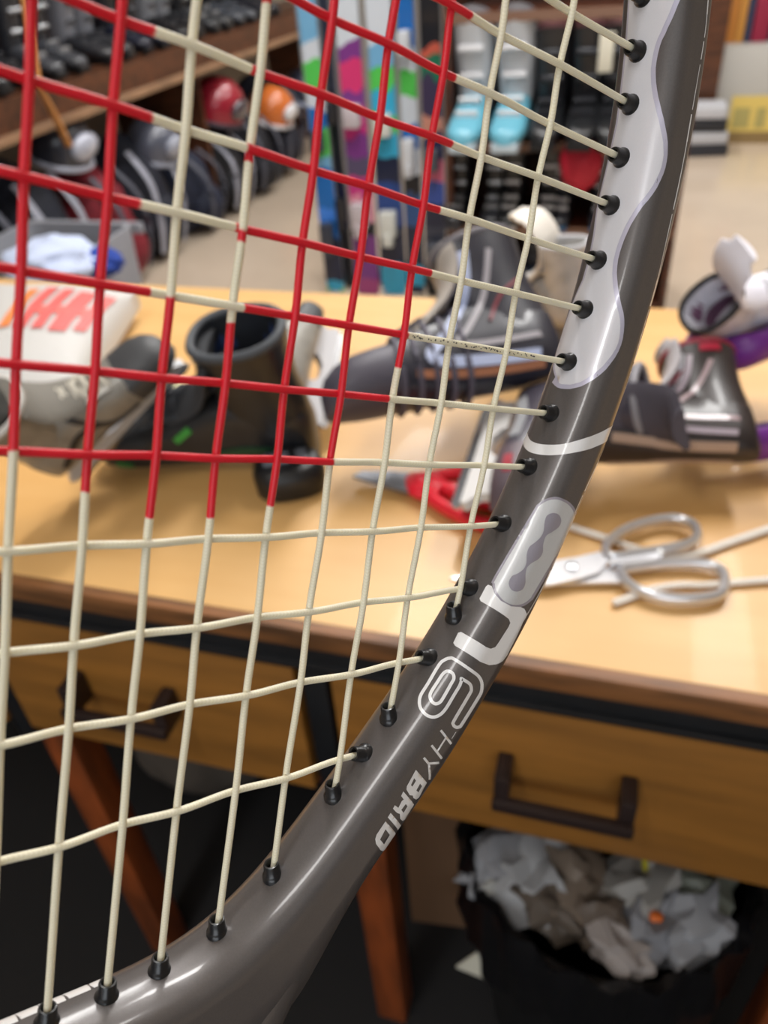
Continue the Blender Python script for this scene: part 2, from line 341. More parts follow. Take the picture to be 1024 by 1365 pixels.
def bp(px, z, cols, labs, s, heading=-PI / 2, grp='ski boots in the wooden cabinet', gap=.06, dy=.12):
    p = at(px, y=YC + dy); return boot_pair((p.x, YC + dy, z), heading, cols, labs, grp, s, gap)
TE = (104, 176, 198); WT = (200, 204, 210)
bp((664, 100), .557, (TE, WT, (190, 205, 215), mwb, (150, 152, 160)), ['white ski boot with turquoise toe, left one of the bright pair', 'white ski boot with turquoise toe, right one of the bright pair'], 1.08, gap=.064)
bp((762, 100), .557, ((26, 27, 30), (34, 34, 38), (20, 20, 22), mb0, (196, 140, 146)), ['black ski boot with pink liner beside the white pair, left', 'black ski boot with pink liner beside the white pair, right'], 1.0, gap=.052)
bp((848, 100), .557, ((24, 25, 28), (30, 30, 34), (18, 18, 20), mb0, (200, 150, 150)), ['black ski boot with pale pink liner at the cabinet end, left', 'black ski boot with pale pink liner at the cabinet end, right'], 1.0, gap=.052)
tg = at((808, 70), y=YC - .02)
tag(Geo().box((.04, .003, .10), tg, (.1, 0, .1), bev=.001).build('price_tag', mat('white_card', (232, 228, 210), .6)), 'white swing tag hanging on the black boots', 'tag')
bp((640, 265), .302, ((36, 37, 42), (28, 28, 32), (60, 60, 66), mb, (120, 112, 106)), ['small black boot on the lower shelf below the white pair, left', 'small black boot on the lower shelf below the white pair, right'], .72)
bp((710, 275), .302, ((20, 21, 24), (30, 31, 35), (180, 176, 170), mwb, (200, 196, 190)), ['black boot with white buckles on the lower shelf, left', 'black boot with white buckles on the lower shelf, right'], .74)
bp((775, 290), .302, ((32, 34, 40), (50, 52, 60), (40, 90, 130), mwb, (205, 170, 140)), ['slate boot at the lower shelf end, left', 'slate boot at the lower shelf end, right'], .66)
bp((690, 390), .062, ((30, 60, 90), (44, 46, 52), (60, 120, 160), mdk, None), ['dark blue boot on the bottom shelf, left', 'dark blue boot on the bottom shelf, right'], .7)
pr = at((775, 218), y=YC - .03)
tag(Geo().blob((.065, .05, .078), pr, rough=.1, sub=3, seed=2).build('pouch', mat('red_nylon', (190, 26, 52), .6)), 'bright red pouch hanging under the black boots', 'bag')

# ---------------------------------------------------------------- far right corner
YR = 5.15
a = at((944, 190), y=YR); zt = at((960, 62), y=YR).z
bx = thing('metal_cabinet', 'low pale grey metal cabinet with yellow notice at far right', 'cabinet', (a.x + .5, YR + .2, 0))
kid(Geo().box((1.0, .5, zt - .06), (a.x + .5, YR + .25, .06 + (zt - .06) / 2), bev=.008), 'body', mat('pale_grey_metal', (188, 186, 180), .4), bx)
kid(Geo().box((1.02, .52, .06), (a.x + .5, YR + .25, .03)), 'plinth', mat('tan_plinth', (140, 116, 74), .5), bx)
l0 = at((977, 128), y=YR); l1 = at((1060, 182), y=YR)
kid(Geo().box((abs(l1.x - l0.x), .004, abs(l0.z - l1.z)), ((l0.x + l1.x) / 2, YR - .003, (l0.z + l1.z) / 2)), 'notice', mat('yellow_notice', (226, 200, 110), .5), bx, label='yellow notice')
for ux, uw in ((988, 20), (1014, 10)):
    q = at((ux, 157), y=YR - .006); kid(Geo().box((.085 if uw == 20 else .05, .002, .1), (q.x, YR - .007, q.z)), 'notice_print', mat('olive_print', (176, 164, 100), .6), bx)
books = [(968, 982, (196, 128, 54), 'orange'), (982, 993, (206, 146, 66), 'amber'), (994, 1002, (50, 60, 90), 'navy'), (1003, 1026, (150, 28, 62), 'crimson'), (1027, 1040, (60, 50, 70), 'plum')]
for u0, u1, c, nm in books:
    A = at((u0, 40), y=YR + .1); Bq = at((u1, 40), y=YR + .1); w = Bq.x - A.x
    t = thing('binder', '%s binder standing on the grey metal cabinet' % nm, 'binder', ((A.x + Bq.x) / 2, YR + .22, zt), (0, 0, 0), 'binders on the metal cabinet')
    Geo().box((w * .94, .22, .32), (0, 0, .161), bev=.004).build('cover', mat('binder_' + nm, c, .5), t); Geo().box((w * .74, .21, .30), (0, .004, .161)).build('pages', mat('paper_block', (220, 216, 205), .8), t)
pp = at((952, 100), y=YR - .05)
tag(Geo().box((.10, .10, 2.6), (pp.x - .02, YR - .02, 1.36), bev=.004).build('wooden_post', m_brown), 'dark brown wooden post left of the metal cabinet', 'post')
for i, (py, c, nm) in enumerate(((132, (190, 192, 198), 'silver'), (150, (36, 38, 44), 'black'), (168, (186, 188, 194), 'pale'), (183, (44, 46, 54), 'dark'))):
    q = at((930, py), y=YR - .25); 
    z = .05 + (3 - i) * .062
    tag(Geo().box((.26, .2, .058), (q.x + .02, YR - .22, .03 + (3 - i) * .062), (0, 0, .05 * i), bev=.008).build('shoe_box', mat('shoebox_' + nm, c, .5)), '%s flat box in the low stack beside the wooden post' % nm, 'box', 'stacked flat boxes')

for o in [o for o in bpy.data.objects if o not in _before and o.parent is None]:
    o.matrix_basis = Matrix.Scale(1.25, 4) @ o.matrix_basis
bpy.context.view_layer.update()
EYE[2] = 1.40

# ---------------------------------------------------------------- workbench
T = .90; K = 1.389; YF = .4515; YB = 1.215
m_top = mat('birch_plywood_top', (222, 178, 116), .42, noise=1, nscale=1.6, stretch=(1.2, 8, 8), col2=(212, 164, 100), coat=.06)
m_edge = mat('worn_wood_edge', (140, 92, 52), .5, noise=.4, nscale=9, stretch=(1, 8, 8))
m_draw = mat('drawer_front_oak', (160, 108, 46), .42, noise=.16, nscale=5, stretch=(1, 7, 7))
bench = thing('workbench', 'long plywood topped workbench with drawers and black steel rail', 'workbench', (0, .6, 0))
def wb(g, n, m, p=None, **k):
    o = g.build(n, m, p or bench, **k)
    if p is None:
        for v in o.data.vertices: v.co.y -= .6
    return o
wb(Geo().box((3.6, YB - YF - .006, .022), (-.45, (YF + YB) / 2 + .006, T - .011), bev=.003), 'worktop', m_top)
wb(Geo().box((3.6, .017, .025), (-.45, YF + .006, T - .013), bev=.004), 'front_edge', m_edge)
wb(Geo().box((3.6, .028, .036), (-.45, YF + .017, T - .044), bev=.003), 'rail', m_black)
wb(Geo().box((3.6, .017, .009), (-.45, YF + .006, T - .051), bev=.003), 'rail_lip', m_black)
wb(Geo().box((3.6, .028, .05), (-.45, YB - .028, T - .05), bev=.003), 'back_rail', m_black)
wb(Geo().box((3.6, .012, .84), (-.45, YB - .05, .43)), 'back_panel', mat('darkening_board', (40, 32, 28), .8))  # board added to keep the space under the bench dark
for x0, x1, hx in ((-.633, -.260, -.465), (-.222, .239, .004), (.278, .74, .507), (-1.11, -.667, -.889)):
    d = wb(Geo().box((x1 - x0, .025, .206), ((x0 + x1) / 2, YF + .017, .742), bev=.003), 'drawer', m_draw)
    x0 += .02; x1 -= .02
    Geo().box((x1 - x0, .58, .14), ((x0 + x1) / 2, YF + .32 - .6, .73)).build('drawer_box', m_draw, d)
    g = Geo(); y0 = YF + .003 - .6
    hd = mat('dark_bronze_pull', (52, 40, 38), .38, metal=.3)
    hn = Geo().box((.128, .011, .015), (hx, y0 - .032, .738), bev=.0035).build('handle', hd, d)
    for sx in (-1, 1): Geo().box((.015, .031, .042), (hx + sx * .056, y0 - .014, .751), bev=.003).build('handle_post', hd, d)
m_orange = mat('orange_stained_pine', (150, 74, 32), .45, noise=.3, nscale=6, stretch=(6, 6, 1))
for x in (-.650, -.241, .259, 1.2, -2.1):
    for y in (YF + .03, YB - .085):
        wb(Geo().box((.026, .045, .225), (x, y, .72), bev=.003), 'leg_bracket', m_black)
        wb(Geo().box((.046, .046, .62), (x + .026, y + .012, .31), bev=.004), 'leg', m_orange)
wb(Geo().box((.40, .03, .05), (-.42, YF + .36, .13), (0, 0, .1), bev=.003), 'stretcher', m_orange)
tag(Geo().box((3.2, 2.4, .008), (-.4, .05, .004), bev=.002).build('darkening_mat', mat('darkening_mat_black', (30, 29, 30), .8, bump=.4, nscale=60)), 'large black mat added to darken the floor under the workbench', 'mat')  # added black sheet, deepens the shade under the bench
# ---------------------------------------------------------------- ice skates on the bench
m_steel = mat('skate_steel', (200, 202, 206), .25, metal=.9)
def skate(M, lab, body, toe, tongue, lace, holder, lining, trim, chevron=None, side=0, ribs=None, s=1.0, runner=True, accent=None, grp='ice skates on the workbench', droop=.25, tlen=1.0):
    """toe along +X, laces along +Z, boot sole at z = 0"""
    root = thing('ice_skate', lab, 'ice skate', (0, 0, 0), group=grp); root.matrix_world = M @ Matrix.Scale(s, 4)
    def mm(tagn, c, r=.45, **k): return mat('%s_%d_%d_%d' % (tagn, *c), c, r, **k)
    mB = mm('skate_shell', body, .38, coat=.15, noise=.15, nscale=25)
    R = []
    for x, w, z1 in ((-.012, .014, .07), (-.004, .028, .09), (.02, .033, .105), (.06, .034, .112), (.10, .036, .108), (.14, .040, .090), (.175, .043, .076), (.205, .043, .066)):
        R.append(xring(x, 0, z1 / 2, w, z1 / 2, 20, 2.7))
    Geo().loft(R).build('boot', mB, root)
    R = []
    for z, cx, rx, ry in ((.06, .040, .052, .033), (.09, .043, .052, .0335), (.12, .047, .050, .036), (.15, .050, .051, .041), (.175, .052, .054, .045), (.188, .054, .056, .047), (.189, .054, .047, .039), (.13, .048, .036, .028)):
        R.append(ring(cx, 0, z, rx, ry, 22, 2.3, tilt=-.12))
    Geo().loft(R, cap=False).build('cuff', mB, root)
    Geo().loft([ring(.054, 0, .183, .047, .039, 20, 2.3, tilt=-.12), ring(.050, 0, .15, .040, .033, 20, tilt=-.1), ring(.048, 0, .10, .036, .028, 20)], cap=False).loft([ring(.048, 0, .10, .036, .028, 20), ring(.048, 0, .098, .002, .002, 20)], cap=False).build('lining', mm('lining', lining, .85), root)
    Geo().tube([Vector(p) for p in ring(.054, 0, .187, .052, .043, 28, 2.3, tilt=-.12)], .0055, 8, closed=True).build('collar', mm('collar', trim, .6), root)
    R = []
    for x, w, z1 in ((.19, .044, .070), (.21, .0445, .067), (.235, .043, .062), (.255, .036, .054), (.268, .024, .044), (.274, .008, .032)):
        R.append(xring(x, 0, z1 / 2, w, z1 / 2, 20, 2.6))
    Geo().loft(R).build('toe_cap', mm('toe', toe, .5), root)
    # tongue: padded slab that rises out of the throat and flops forward
    tp = catmull([(.19, 0, .066), (.15, 0, .088), (.115, 0, .115), (.098, 0, .15), (.100, 0, .19), (.113 + droop * .05, 0, .225), (.135 + droop * .1, 0, .245 - droop * .04)], 5)
    tp = tp[:max(12, int(len(tp) * tlen))]
    g = Geo(); n = len(tp); V = []
    for i, p in enumerate(tp):
        tt = (tp[min(i + 1, n - 1)] - tp[max(i - 1, 0)]).normalized(); nn = Vector((-tt.z, 0, tt.x)); k = i / (n - 1)
        w = .022 + .024 * min(1, k * 1.6) - (.016 if k > .93 else 0); th = .006 + .003 * k
        V.append([p + Vector((0, math.cos(a) * w, 0)) + nn * (math.sin(a) * th - abs(math.cos(a)) ** 2 * .008) * (-1) for a in np.linspace(0, 2 * PI, 16, endpoint=False)])
    g.loft(V).build('tongue', mm('tongue', tongue, .8, bump=.4, nscale=60), root)
    # eyelet facings and crossing laces
    ey = [(.178 - i * .0165, .072 + (i * .0062 if i < 4 else .0186 + (i - 3) * .0155)) for i in range(7)]
    for sy in (-1, 1):
        Geo().tube(catmull([(x, sy * (.022 + i * .0006), z + .004) for i, (x, z) in enumerate(ey)], 3), .0075, 6, flat=.4).build('eyelet_facing', mm('facing', trim, .5), root)
    for i in range(6):
        (xa, za), (xb, zb) = ey[i], ey[i + 1]
        for sy in (-1, 1):
            Geo().tube(catmull([(xa, sy * .024, za + .007), ((xa + xb) / 2 + .003, 0, (za + zb) / 2 + .0155), (xb, -sy * .024, zb + .008)], 4), .0050, 6, flat=.55).build('lace', mm('lace', lace, .8), root)
    if runner:
        hp = [(.0, .004), (.075, .004), (.082, -.012), (.10, -.022), (.135, -.022), (.152, -.012), (.16, .004), (.25, .004), (.245, -.018), (.262, -.034), (.258, -.042), (-.018, -.042), (-.022, -.034), (-.004, -.018)]
        MX = Matrix.Rotation(PI / 2, 4, 'X')
        Geo().prism(hp, .014, MX).build('holder', mm('holder', holder, .4), root)
        bp_ = [(-.014, -.040), (.258, -.040), (.264, -.050), (.252, -.058), (.0, -.059), (-.016, -.052)]
        Geo().prism(bp_, .003, MX).build('runner', m_steel, root)
    def side_y(x, z):
        """half width of the boot at a point of its side view"""
        w = sy_at(x); z1 = float(np.interp(x, [-.012, -.004, .02, .06, .10, .14, .175, .205, .235, .268], [.07, .09, .105, .112, .108, .090, .076, .067, .062, .044])); k = abs(z - z1 / 2) / (z1 / 2)
        foot = w * (1 - k ** 2.7) ** (1 / 2.7) if k < 1 else 0
        ry = float(np.interp(z, [.06, .09, .12, .15, .175, .188], [.033, .0335, .036, .041, .045, .047])); cx = float(np.interp(z, [.06, .12, .188], [.040, .047, .054])); k = abs(x - cx) / .052
        cuff = ry * (1 - k ** 2.3) ** (1 / 2.3) if k < 1 and z > .05 else 0
        return max(foot, cuff)
    def sy_at(x): return float(np.interp(x, [-.012, .02, .06, .10, .14, .175, .205, .235, .26], [.014, .033, .034, .036, .040, .043, .044, .043, .033]))
    def sideribbon(pts, w, c, sgn, name='side_stripe', off=.0015):
        P = catmull([(x, 0, z) for x, z in pts], 7); g = Geo(); V = []; n = len(P)
        for i, p in enumerate(P):
            t = (P[min(i + 1, n - 1)] - P[max(i - 1, 0)]).normalized(); nn = Vector((-t.z, 0, t.x)) * w / 2
            row = []
            for q in (p + nn, p - nn):
                row.append((q.x, sgn * (side_y(q.x, q.z) + off), q.z))
            a, b = Vector(row[0]), Vector(row[1]); o_ = Vector((0, sgn * .0016, 0))
            V.append([a, b, b - o_ * 2.5, a - o_ * 2.5])
        g.loft(V).build(name, c, root)
    if chevron:
        for sgn in (-1, 1):
            for k, (pts, w, c) in enumerate(chevron): sideribbon(pts, w, mm('stripe', c, .35, coat=.4), sgn)
    if ribs:
        for k in range(5):
            x = .185 - k * .019
            rg = xring(x, 0, .037 + k * .003, sy_at(x) + .001, .039 + k * .004, 20, 2.6)
            Geo().tube([Vector(p) for p in rg], .0035, 6, closed=True).build('rib', mm('rib', ribs, .6), root)
    if accent:
        for sgn in (-1, 1):
            for pts, w, c in accent: sideribbon(pts, w, mm('accent', c, .4), sgn, 'accent', .002)
    return root
WGT = (200, 202, 208)
def place(heel, toe, updir, zoff, **k):
    x = toe - heel; M = frame_of(x, updir, heel); return M
UP = Vector((0, 0, 1))
def posed(heel, toe, up, z, k, lab, *cols, dz=0, back=0, **kw):
    """a skate whose boot sole runs between two points at height z above the bench top"""
    h = at(heel, z=T + z); t_ = at(toe, z=T + z + dz); x = t_ - h
    return skate(frame_of(x, up, h), lab, *cols, s=x.length / .28 * k, **kw)
posed((84, 622), (222, 476), (-.30, -.85, .60), .05, 1.1, 'grey and black skate with pale laces at the left edge of the bench', (150, 146, 138), (62, 63, 66), (120, 116, 108), (196, 190, 176), (196, 198, 202), (12, 12, 14), (205, 202, 196), tlen=.7, dz=.10,
      accent=[([(.02, .03), (.08, .06), (.12, .05)], .012, (44, 44, 46)), ([(.10, .10), (.13, .03), (.18, .02)], .010, (60, 60, 62))])
posed((400, 545), (424, 440), (-.75, -.20, .62), .05, 1.2, 'grey skate with dark toe cap standing behind the black green one', (160, 157, 150), (66, 68, 72), (190, 186, 178), (200, 196, 186), (190, 190, 194), (120, 112, 100), (214, 208, 196), tlen=.66, dz=.03,
      accent=[([(.03, .12), (.06, .10), (.08, .12)], .02, (24, 24, 26))])
posed((415, 600), (200, 602), (.25, -.20, .95), .012, 1.32, 'black skate with small green marks and blue lining, toe to the left', (34, 36, 40), (30, 31, 34), (52, 54, 58), (58, 60, 66), (40, 38, 36), (36, 58, 104), (70, 74, 80), runner=False, tlen=.62,
      accent=[([(.03, .03), (.07, .035), (.11, .03)], .014, (26, 74, 48)), ([(.13, .075), (.15, .06)], .008, (60, 150, 60)), ([(.215, .02), (.235, .025)], .010, (40, 110, 56))])
chev = [([(.078, .165), (.088, .115), (.125, .060), (.150, .034), (.12, .024), (.0, .020)], .012, (184, 194, 224)), ([(.048, .160), (.068, .105), (.098, .064), (.114, .048), (.09, .042), (.0, .044)], .007, (160, 156, 162)), ([(.02, .010), (.06, .010), (.13, .012), (.17, .016)], .007, (176, 118, 88))]
posed((745, 505), (478, 552), (.10, .80, .42), .085, 1.18, 'large navy black skate with pale chevrons on the middle pile', (38, 38, 50), (74, 70, 82), (176, 168, 160), (110, 110, 118), (40, 38, 44), (206, 200, 190), (110, 106, 112), chevron=chev, ribs=(84, 80, 94), droop=0, tlen=.7, runner=False, accent=[([(.02, .12), (.05, .10), (.07, .07)], .004, (120, 40, 52))])
posed((690, 540), (668, 622), (.80, .45, .25), .06, 1.6, 'charcoal skate with white blade holder under the large navy one', (66, 62, 74), (92, 78, 86), (78, 74, 84), (150, 150, 156), (214, 212, 210), (40, 38, 44), (140, 138, 144), accent=[([(.04, .02), (.10, .03), (.17, .03)], .016, (150, 152, 156)), ([(.22, .03), (.25, .03)], .012, (160, 40, 56))])
posed((775, 440), (690, 420), (.05, -.05, 1), .06, 1.7, 'silver white skate behind the large navy one, cream tongue up', (196, 194, 192), (150, 150, 154), (232, 226, 216), (210, 210, 212), (120, 120, 124), (40, 40, 44), (200, 200, 204), droop=.4)
chev2 = [([(.074, .160), (.084, .115), (.125, .065), (.160, .036), (.13, .024), (.02, .020)], .008, (168, 156, 166)), ([(.045, .150), (.066, .105), (.098, .068), (.120, .050), (.09, .042), (.01, .044)], .007, (172, 150, 154)), ([(.086, .165), (.094, .118), (.135, .078), (.175, .058), (.20, .046)], .009, (212, 212, 218))]
posed((1000, 610), (785, 604), (-.06, .93, .30), .055, 1.28, 'black skate with chevron stripes right of the racket frame', (46, 38, 38), (52, 42, 42), (190, 186, 190), (130, 130, 136), (58, 50, 50), (24, 22, 24), (150, 40, 60), chevron=chev2, droop=.2, tlen=.75, runner=False, accent=[([(.03, .175), (.06, .172)], .012, (170, 28, 56)), ([(.0, .03), (.0, .06)], .012, (150, 24, 50)), ([(.02, .004), (.10, .004), (.19, .006)], .006, (176, 150, 132))])
posed((985, 462), (1060, 400), (-.35, -.60, .7), .07, 2.3, 'white and black skate with mauve lining at the right edge', (226, 226, 236), (24, 24, 28), (232, 230, 240), (190, 190, 196), (30, 30, 34), (120, 84, 110), (28, 26, 30), dz=.06)
# purple blade guards
def guard(pts, lab, r=.011):
    P = catmull(pts, 6); t = thing('blade_guard', lab, 'blade guard', P[0]); g = Geo().tube(P, r, 10, flat=1.5); kid(g, 'sleeve', mat('purple_rubber', (112, 44, 140), .4), t)
    kid(Geo().tube([p + Vector((0, 0, r * 1.35)) for p in P], r * .25, 6), 'slot', mat('purple_slot', (60, 22, 80), .6), t)
z = T + .07
guard([at((915, 455), z=z + .03), at((965, 470), z=z + .02), at((1010, 462), z=z + .03), at((1080, 430), z=z + .04)], 'purple rubber blade guard above the chevron skate', .014)
guard([at((960, 592), z=T + .04), at((1010, 590), z=T + .04), at((1090, 575), z=T + .04)], 'purple rubber blade guard on the bench at the right edge', .015)

# ---------------------------------------------------------------- flat things at the back left of the bench
c0_, c1_, c2_, c3_ = at((-90, 540), z=T + .05), at((105, 505), z=T + .04), at((182, 385), z=T + .05), at((-10, 378), z=T + .09)
bag = thing('printed_pouch', 'white padded pouch with red and orange print behind the left skate', 'pouch', (c0_ + c2_) / 2)
def quadgrid(a, b, c, d, n, lift): 
    return [[((a * (1 - u) + b * u) * (1 - v) + (d * (1 - u) + c * u) * v) + Vector((0, 0, lift * math.sin(PI * u) ** .5 * math.sin(PI * v) ** .5)) for u in np.linspace(0, 1, n)] for v in np.linspace(0, 1, n)]
def sheet(gr, th):
    n = len(gr); g = Geo(); V = [p for r in gr for p in r]; W = [p - Vector((0, 0, th)) for p in V]; o = n * n; Fc = []
    for i in range(n - 1):
        for j in range(n - 1):
            a = i * n + j; Fc.append((a, a + 1, a + n + 1, a + n)); Fc.append((o + a, o + a + n, o + a + n + 1, o + a + 1))
    B_ = [j for j in range(n)] + [i * n + n - 1 for i in range(1, n)] + [(n - 1) * n + j for j in range(n - 2, -1, -1)] + [i * n for i in range(n - 2, 0, -1)]
    for k in range(len(B_)): a, b = B_[k], B_[(k + 1) % len(B_)]; Fc.append((a, o + a, o + b, b))
    g.add(V + W, Fc); return g
gr = quadgrid(c0_, c1_, c2_, c3_, 13, .03)
kid(sheet(gr, .03), 'padding', mat('white_vinyl', (192, 190, 187), .5), bag)
def onbag(u0, u1, v0, v1, sk, col, nm):
    rows = []
    for v in np.linspace(v0, v1, 7):
        r = []
        for u in np.linspace(u0, u1, 4):
            uu = min(max(u + sk * (v - v0), .03), .97)
            p = ((c0_ * (1 - uu) + c1_ * uu) * (1 - v) + (c3_ * (1 - uu) + c2_ * uu) * v) + Vector((0, 0, .03 * math.sin(PI * uu) ** .5 * math.sin(PI * v) ** .5 + .0022)); r.append(p)
        rows.append(r)
    n = 4; g = Geo(); V = [p for r in rows for p in r]; Fc = [(i * n + j, i * n + j + 1, (i + 1) * n + j + 1, (i + 1) * n + j) for i in range(6) for j in range(3)]
    g.add(V, Fc); kid(g, nm, mat('print_%d_%d_%d' % col, col, .5), bag)
for k, (u0, u1, v0, v1) in enumerate(((.42, .50, .38, .82), (.54, .62, .36, .80), (.66, .78, .34, .78), (.82, .90, .36, .78))): onbag(u0, u1, v0, v1, .12, (214, 92, 88), 'red_letter_bar')
onbag(.44, .86, .50, .58, .05, (218, 104, 96), 'red_letter_bar'); onbag(.30, .38, .4, .8, .12, (226, 130, 70), 'orange_bar')
pc = at((178, 530), z=T + .004)
tag(Geo().box((.118, .15, .005), (pc.x, pc.y, T + .003), (0, 0, -.3), bev=.0005).build('note_pad', mat('pale_yellow_paper', (242, 234, 186), .7)), 'pale yellow paper pad between the grey and black skates', 'paper')

# ---------------------------------------------------------------- black rounded sharpening puck
pc = at((386, 630), z=T + .02)
pk = thing('edge_sharpener', 'black rounded edge sharpener with slanted grey top on the bench', 'sharpener', (pc.x, pc.y, T), (0, 0, .5), scale=1.39)
R = [ring(0, 0, z, a, b, 28, 2.6) for z, a, b in ((0, .024, .019), (.003, .028, .022), (.018, .029, .023), (.025, .026, .020), (.027, .022, .017))]
Geo().loft(R).build('housing', mat('black_rubber', (26, 26, 28), .4), pk)
Geo().box((.036, .016, .004), (-.002, .002, .028), bev=.002).build('top_plate', mat('slate_plate', (120, 124, 134), .25, metal=.3), pk); Geo().box((.006, .020, .005), (.004, .002, .0285), bev=.001).build('bridge', m_blackp, pk)

# ---------------------------------------------------------------- scissors
def loop_pts(c, a, b, ang, n=26, p=2.6, pinch=.25):
    o = []
    for k in range(n):
        t = 2 * PI * k / n; x = math.copysign(abs(math.cos(t)) ** (2 / p), math.cos(t)) * a; y = math.copysign(abs(math.sin(t)) ** (2 / p), math.sin(t)) * b * (1 + pinch * x / a)
        o.append(Vector((c[0] + x * math.cos(ang) - y * math.sin(ang), c[1] + x * math.sin(ang) + y * math.cos(ang), c[2])))
    return o
def on(px, z): return at(px, z=z)
sc_ = thing('silver_scissors', 'silver steel tailor scissors lying right of the racket frame', 'scissors', on((835, 755), T))
m_sil = mat('polished_nickel', (224, 224, 228), .3, metal=.7)
zz = T + .009
A = [on(p, zz + .004) for p in ((808, 727), (830, 708), (862, 696), (898, 691), (922, 698), (930, 712), (920, 724), (890, 732), (850, 738), (815, 742))]
kid(Geo().tube(catmull(A, 5, True), .0044, 8, closed=True, flat=1.35), 'finger_loop', m_sil, sc_)
Bp = [on(p, zz) for p in ((828, 762), (850, 756), (890, 752), (935, 752), (960, 760), (967, 776), (960, 793), (930, 799), (890, 798), (855, 789), (836, 777))]
kid(Geo().tube(catmull(Bp, 5, True), .0048, 8, closed=True, flat=1.35), 'finger_loop', m_sil, sc_)
def flat_plate(pxs, z, th, name, m_, root):
    P = [on(p, z) for p in pxs]; n = len(P); V = P + [p - Vector((0, 0, th)) for p in P]
    g = Geo().add(V, [tuple(range(n)), tuple(range(n, 2 * n))[::-1]] + [(i, (i + 1) % n, n + (i + 1) % n, n + i) for i in range(n)]); return kid(g, name, m_, root)
flat_plate([(816, 738), (800, 735), (770, 742), (735, 748), (640, 760), (600, 770), (640, 778), (735, 779), (775, 770), (797, 763), (812, 748)], zz + .003, .003, 'blade', m_sil, sc_)
flat_plate([(830, 764), (812, 757), (790, 752), (740, 752), (650, 776), (610, 790), (650, 792), (740, 778), (800, 776), (832, 776)], zz - .001, .003, 'blade', m_sil, sc_)
flat_plate([(815, 742), (880, 735), (884, 741), (862, 748), (812, 752)], zz + .006, .006, 'grip', m_sil, sc_)
q = on((762, 760), zz); kid(Geo().lathe([(.0055, 0), (.0055, .006), (.001, .0075), (0.0001, .0075)], 16, Matrix.Translation((q.x, q.y, zz))), 'pivot_screw', m_steel, sc_)
q = on((880, 736), zz + .006); kid(Geo().blob((.004, .004, .003), q, sub=2), 'stop_bumper', mat('white_rubber', (236, 236, 236), .3), sc_)

rs = thing('red_scissors', 'red handled scissors with grey blades pointing left on the bench', 'scissors', on((560, 650), T))
m_red = mat('red_plastic', (222, 34, 52), .35, coat=.2)
kid(Geo().tube(catmull([on(p, zz + .004) for p in ((556, 642), (580, 668), (620, 690), (660, 702), (700, 702), (706, 690), (680, 678), (640, 668), (600, 655), (575, 640))], 5, True), .0078, 8, closed=True, flat=1.1), 'handle_loop', m_red, rs)
kid(Geo().tube(catmull([on(p, zz + .003) for p in ((560, 646), (590, 634), (640, 628), (700, 624), (735, 632), (730, 646), (700, 654), (650, 656), (600, 652))], 5, True), .0078, 8, closed=True, flat=1.1), 'handle_loop', m_red, rs)
kid(Geo().tube(catmull([on(p, zz + .003) for p in ((554, 636), (562, 652), (585, 660))], 4), [.012, .016, .011], 8, flat=.6), 'hub', m_red, rs)
flat_plate([(560, 632), (520, 628), (482, 628), (470, 634), (490, 640), (530, 652), (560, 660)], zz + .004, .003, 'blade', mat('blade_grey', (120, 122, 128), .35, metal=.6), rs)

# ---------------------------------------------------------------- shoelaces
m_lace = mat('off_white_cotton', (222, 214, 204), .85, bump=.5, nscale=200)
def lace(pts, lab, r=.0044, z=.0045):
    t = tag(Geo().tube(catmull([on(p, T + z) for p in pts], 6), r, 7, flat=.7).build('shoelace', m_lace), lab, 'shoelace', 'white laces by the silver scissors')
lace([(755, 700), (775, 707), (810, 718), (850, 732), (890, 742), (930, 738), (975, 722), (1040, 700)], 'off white lace running behind the upper scissor loop')
lace([(818, 804), (838, 797), (868, 786), (905, 780), (940, 780), (985, 776), (1040, 772)], 'off white lace passing under the lower scissor loop', .0039)

# ---------------------------------------------------------------- waste bin under the bench
rimz = .50
L_, R_ = at((592, 1130), z=rimz), at((1003, 1245), z=rimz)
bc = (L_ + R_) / 2 + Vector((.015, .07, 0)); br = (R_ - L_).length / 2 * .98
bn = thing('waste_bin', 'black round waste bin lined with a plastic bag under the drawer', 'waste bin', (bc.x, bc.y, 0))
Geo().lathe([(br * .72, 0), (br * .74, .01), (br * .98, rimz - .03), (br * 1.0, rimz - .01), (br * .95, rimz - .01), (br * .70, .02), (.001, .02)], 48).build('bin_body', m_blackp, bn)
rng2 = np.random.default_rng(3); g = Geo()
prof = []
rings = []
for j, (rr, zz_) in enumerate(((1.02, -.16), (1.05, -.09), (1.04, -.03), (1.02, .004), (.98, .0), (.96, -.05))):
    rings.append([((br * rr + .006 * math.sin(k * 1.7 + j) + .004 * math.sin(k * .6 + 2 * j)) * math.cos(2 * PI * k / 72), (br * rr + .006 * math.sin(k * 1.7 + j) + .004 * math.sin(k * .6 + 2 * j)) * math.sin(2 * PI * k / 72), rimz + zz_ + .005 * math.sin(k * .9 + j)) for k in range(72)])
g.loft(rings, cap=False).build('bin_liner', mat('black_bag_film', (14, 14, 17), .3, bump=.3, nscale=12), bn)
